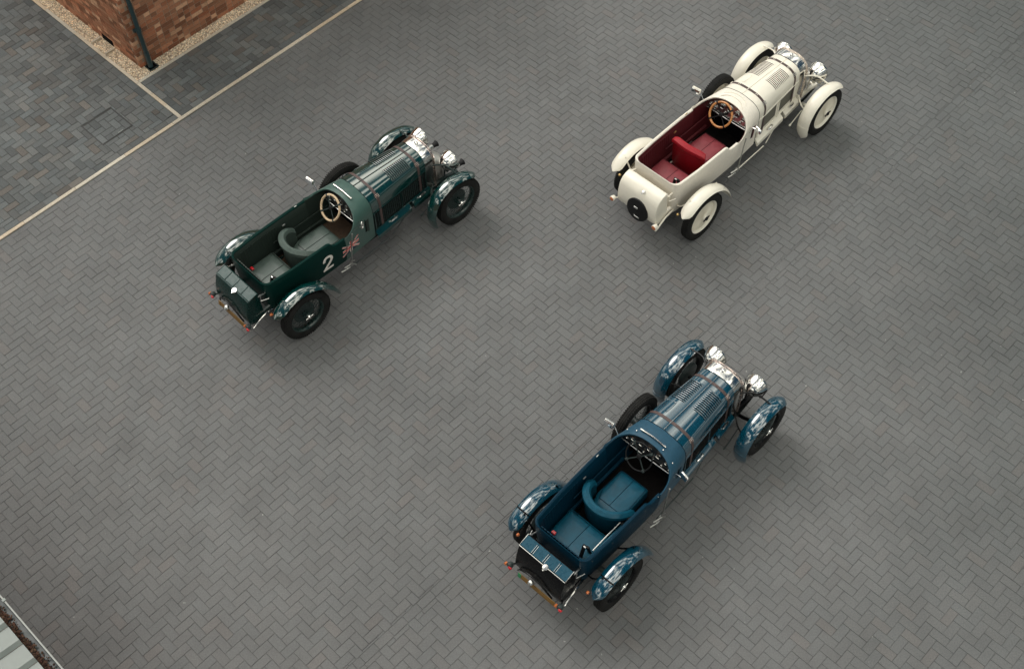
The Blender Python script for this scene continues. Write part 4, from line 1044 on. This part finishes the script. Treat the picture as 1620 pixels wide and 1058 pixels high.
    P('exhaust', 'exhaust', lambda m: (m.tube(spline([(-1.66, -.33, .50), (-1.80, -.365, .56), (-1.92, -.375, .55), (-2.06, -.385, .49), (-2.13, -.40, .50)], 5), .013, 10)), C['exhaust'])
    P('side_pipe', 'side_pipe', lambda m: (m.tube([(-.45, -.42, .33), (.285, -.40, .33)], .009, 8), m.tube([(.36, -.385, .32), (.80, -.27, .40)], .008, 8), m.tube([(.86, -.44, .36), (1.18, -.40, .40)], .008, 8), m.lathe([(-.02, .012), (0, .018), (.02, .012)], (.86, -.44, .36), (1, .1, .1), 10)), C['sidepipe'])
    # outside brake lever and linkage on the right flank
    def lever(m):
        m.tube([(-.455, -.50, .50), (-.42, -.495, .72), (-.37, -.485, .95), (-.345, -.48, 1.02)], [.011, .009, .008, .012], 8)
        m.tube([(-.56, -.46, .46), (-.46, -.50, .50), (-.40, -.51, .44)], .012, 8); m.lathe([(-.02, .03), (.02, .03)], (-.46, -.49, .48), (0, 1, 0), 14)
        m.rbox((-.52, -.49, .45), (.07, .03, .03), .008); m.tube([(-.62, -.46, .42), (-.52, -.50, .45)], .010, 8); m.tube([(-.46, -.50, .56), (-.40, -.50, .52)], .007, 6)
    P('brake_lever', 'brake_lever', lever, MAT['dull'])
    # mirrors
    if C['horn']:
        mr = P('mirror', 'mirror_r', lambda m: m.tube([(-.175 + .030 * math.cos(k * .3927), -.495 + .02 * math.cos(k * .3927), 1.07 + .062 * math.sin(k * .3927)) for k in range(16)], .009, 8, closed=True), MAT['chrome'])
    else:
        mr = P('mirror', 'mirror_box', lambda m: m.rbox((-.115, -.510, 1.03), (.032, .125, .070), .012, rot=Matrix.Rotation(-.25, 3, 'Z') @ Matrix.Rotation(.5, 3, 'Y')), C['mirror'] if not C['disc'] else MAT['chrome'])
        P('mirror_glass', 'mirror_glass_r', lambda m: m.rbox((-.132, -.514, 1.040), (.004, .112, .058), .002, rot=Matrix.Rotation(-.25, 3, 'Z') @ Matrix.Rotation(.5, 3, 'Y')), MAT['mirrorglass'], mr)
    P('mirror_arm', 'mirror_arm_r', lambda m: m.tube([(-.17, -.40, 1.05), (-.17, -.45, 1.08), (-.175, -.50, 1.09)], .007, 8), MAT['chrome'], mr)
    ml = P('mirror', 'mirror_l#%d' % C['disc'], lambda m: m.rbox((-.20, .560, 1.160), (.04, .14, .07), .012, rot=Matrix.Rotation(.35, 3, 'Y') @ Matrix.Rotation(.1, 3, 'Z')), C['mirror'])
    P('mirror_arm', 'mirror_arm_l', lambda m: m.tube([(-.22, .40, 1.07), (-.20, .46, 1.12), (-.19, .50, 1.15)], .007, 8), MAT['chrome'], ml)
    P('mirror_glass', 'mirror_glass', lambda m: m.rbox((-.224, .560, 1.153), (.006, .128, .058), .002, rot=Matrix.Rotation(.35, 3, 'Y') @ Matrix.Rotation(.1, 3, 'Z')), MAT['mirrorglass'], ml)
    # markings
    if C['number']:
        w = .042
        def two(m):
            pts = [(-.825, .775), (-.825, .80), (-.81, .828), (-.785, .842), (-.755, .842), (-.728, .825), (-.716, .795), (-.722, .76), (-.745, .725), (-.78, .685), (-.815, .645), (-.83, .622)]
            pts = [(-.775 + (a + .775) * 1.14, .722 + (b - .722) * 1.14) for a, b in pts]; sp_ = [tuple(p) for p in spline([(a, b, 0) for a, b in pts], 3)]; stroke(m, [(p[0], p[1]) for p in sp_], w)
            decal(m, [(-.862, .585), (-.69, .585), (-.69, .627), (-.862, .627)], .0035)
        P('race_number', 'race_number', two, MAT['decal_white'], body)
        x0, x1, z0, z1 = -.515, -.205, .605, .825; xm, zm = (x0 + x1) / 2, (z0 + z1) / 2
        def flag_b(m):
            for i in range(6):
                a, b = x0 + (x1 - x0) * i / 6, x0 + (x1 - x0) * (i + 1) / 6; decal(m, [(a, z0), (b, z0), (b, z1), (a, z1)], .0012)
        fl = P('flag', 'flag', flag_b, MAT['decal_blue'], P('flag_ground', 'flag_ground', flag_b, MAT['decal_blue'], car))
        def wht(m):
            stroke(m, [(x0 + (x1 - x0) * i / 6, z0 + (z1 - z0) * i / 6) for i in range(7)], .030, .0022); stroke(m, [(x0 + (x1 - x0) * i / 6, z1 - (z1 - z0) * i / 6) for i in range(7)], .030, .0026)
            stroke(m, [(x0 + (x1 - x0) * i / 6, zm) for i in range(7)], .050, .0030); stroke(m, [(xm, z0), (xm, z1)], .050, .0034)
        def red(m):
            stroke(m, [(x0 + (x1 - x0) * i / 6, z0 + (z1 - z0) * i / 6 + .002) for i in range(7)], .010, .0046); stroke(m, [(x0 + (x1 - x0) * i / 6, z1 - (z1 - z0) * i / 6 - .002) for i in range(7)], .010, .0050)
            stroke(m, [(x0 + (x1 - x0) * i / 6, zm) for i in range(7)], .026, .0054); stroke(m, [(xm, z0), (xm, z1)], .026, .0058)
        P('flag_white', 'flag_white', wht, MAT['decal_white'], body); P('flag_red', 'flag_red', red, MAT['decal_red'], body)
    return car
GRN = (0.001, 0.036, 0.033); BLU = (0.001, 0.052, 0.088); CRM = (0.90, 0.85, 0.73)
gp = paint('green_paint', GRN); gb = cloth('green_leathercloth', (0.001, 0.025, 0.021), 0.42)
gs = mat('green_scuttle_cloth', (0.028, 0.085, 0.070), 0.5, coat=0.1, var=0.08, bump=0.12, bscale=300, sheen=0.2)
gseat = mat('green_leather', (0.075, 0.105, 0.092), 0.42, var=0.12, scale=14, bump=0.15, bscale=250); gtrim = mat('green_trim', (0.018, 0.03, 0.024), 0.6, var=0.1, bump=0.1)
bp_ = paint('blue_paint', BLU); bb_ = cloth('blue_leathercloth', (0.001, 0.025, 0.048), 0.45)
bs_ = mat('blue_scuttle_cloth', (0.016, 0.072, 0.122), 0.5, var=0.1, bump=0.12, bscale=300, sheen=0.05, spec=0.3)
bseat = mat('blue_leather', (0.003, 0.070, 0.115), 0.42, var=0.16, spec=0.35, scale=14, bump=0.15, bscale=250)
cp = mat('cream_paint', CRM, 0.35, coat=0.4, var=0.05, scale=5, bump=0.03, bscale=9); cb = mat('cream_leathercloth', (0.88, 0.82, 0.72), 0.5, var=0.05, bump=0.1, bscale=300)
rseat = mat('red_leather', (0.27, 0.05, 0.062), 0.42, var=0.12, scale=14, bump=0.15, bscale=250); rtrim = mat('red_trim', (0.085, 0.008, 0.012), 0.55, var=0.15)
rback = mat('bright_red_leather', (0.36, 0.008, 0.018), 0.45, var=0.1, scale=14)
dkgreen = mat('dark_green_wheel', (0.01, 0.028, 0.026), 0.3, coat=0.4); blk = mat('black_enamel', (0.003, 0.0035, 0.0045), 0.30, spec=0.25)
wood = mat('varnished_wood', (0.52, 0.22, 0.07), 0.3, var=0.2, scale=18, coat=0.5); palewood = mat('cream_grip', (0.62, 0.46, 0.30), 0.4, var=0.1)
base = dict(disc=0, horn=False, number=False, flash=False, bright=True, tank_round=0, studs=True, seat_sq=False, swr=.009,
            nut=MAT['chrome'], hub=MAT['gutter'], spoke=MAT['gutter'], lamp=MAT['chrome'], lamprim=MAT['chrome'], rad=MAT['chrome'], radrim=MAT['copper'], taillamp=MAT['gutter'],
            guard=blk, exhaust=MAT['chrome'], sidepipe=MAT['gutter'], tankstay=MAT['steel'], dash=MAT['dash'], mirror=MAT['chrome'], hinge=MAT['chrome'], swspoke=MAT['gutter'], buckle=MAT['glassred'])
green = dict(base, studs=False, horn=True, number=True, bright=False, chassis=dkgreen, wheel=dkgreen, spoke=dkgreen, hub=dkgreen, wing=gp, band=gp, stay=dkgreen, body=gb, scuttle=gs, trim=gtrim, carpet=MAT['carpet'], grip=palewood, swr=.0165,
             seatback=gseat, seat=gseat, paint=gp, louvshade=MAT['black'], sidepanel=MAT['meshdark'], sidefin=dkgreen, tank=mat('green_tank_enamel', (0.001, 0.022, 0.019), 0.25, coat=0.1, spec=0.3, var=0.08), lid=mat('green_lid_enamel', (0.001, 0.038, 0.034), 0.22, coat=0.05, spec=0.3, var=0.08), hinge=gp, exhaust=MAT['chrome'])
blue = dict(base, flash=True, chassis=blk, wheel=blk, wing=bp_, band=blk, stay=blk, body=bb_, scuttle=bs_, trim=bb_, carpet=MAT['carpetdark'], grip=MAT['rubber'], studs=True,
            seatback=bseat, seat=bseat, paint=bp_, louvshade=MAT['black'], sidepanel=MAT['meshdark'], sidefin=blk, tank=blk, lid=mat('blue_lid_enamel', (0.002, 0.060, 0.100), 0.3, var=0.08, spec=0.35))
white = dict(base, disc=1, chassis=cp, wheel=cp, hub=cp, nut=MAT['rubber'], wing=cp, band=cp, stay=cp, body=cb, scuttle=cb, trim=rtrim, carpet=MAT['carpetdark'], grip=wood, swr=.0165, studs=False, seat_sq=True,
             seatback=rback, seat=rseat, paint=cp, louvshade=MAT['strap'], sidepanel=MAT['mesh'], sidefin=cp, tank=cp, lid=cp, tank_round=1, rad=MAT['chrome'], radrim=mat('cream_tube', (0.80, 0.68, 0.58), 0.25, metal=0.5), taillamp=cp, guard=cp, exhaust=cp, sidepipe=cp, tankstay=cp, mirror=cp, hinge=cp, dash=MAT['steel'], swspoke=MAT['rubber'], buckle=rseat)
build_car('vintage_car', (-2.13292, 11.69425, 0.73362), green, 'dark green vintage open car with white number 2 and flag on its flank')
build_car('vintage_car', (3.33993, 13.06806, 0.74892), white, 'cream vintage open car with red leather seats and cream wheels')
build_car('vintage_car', (1.63740, 7.61996, 0.77991), blue, 'dark blue vintage open car with blue seats nearest the camera')
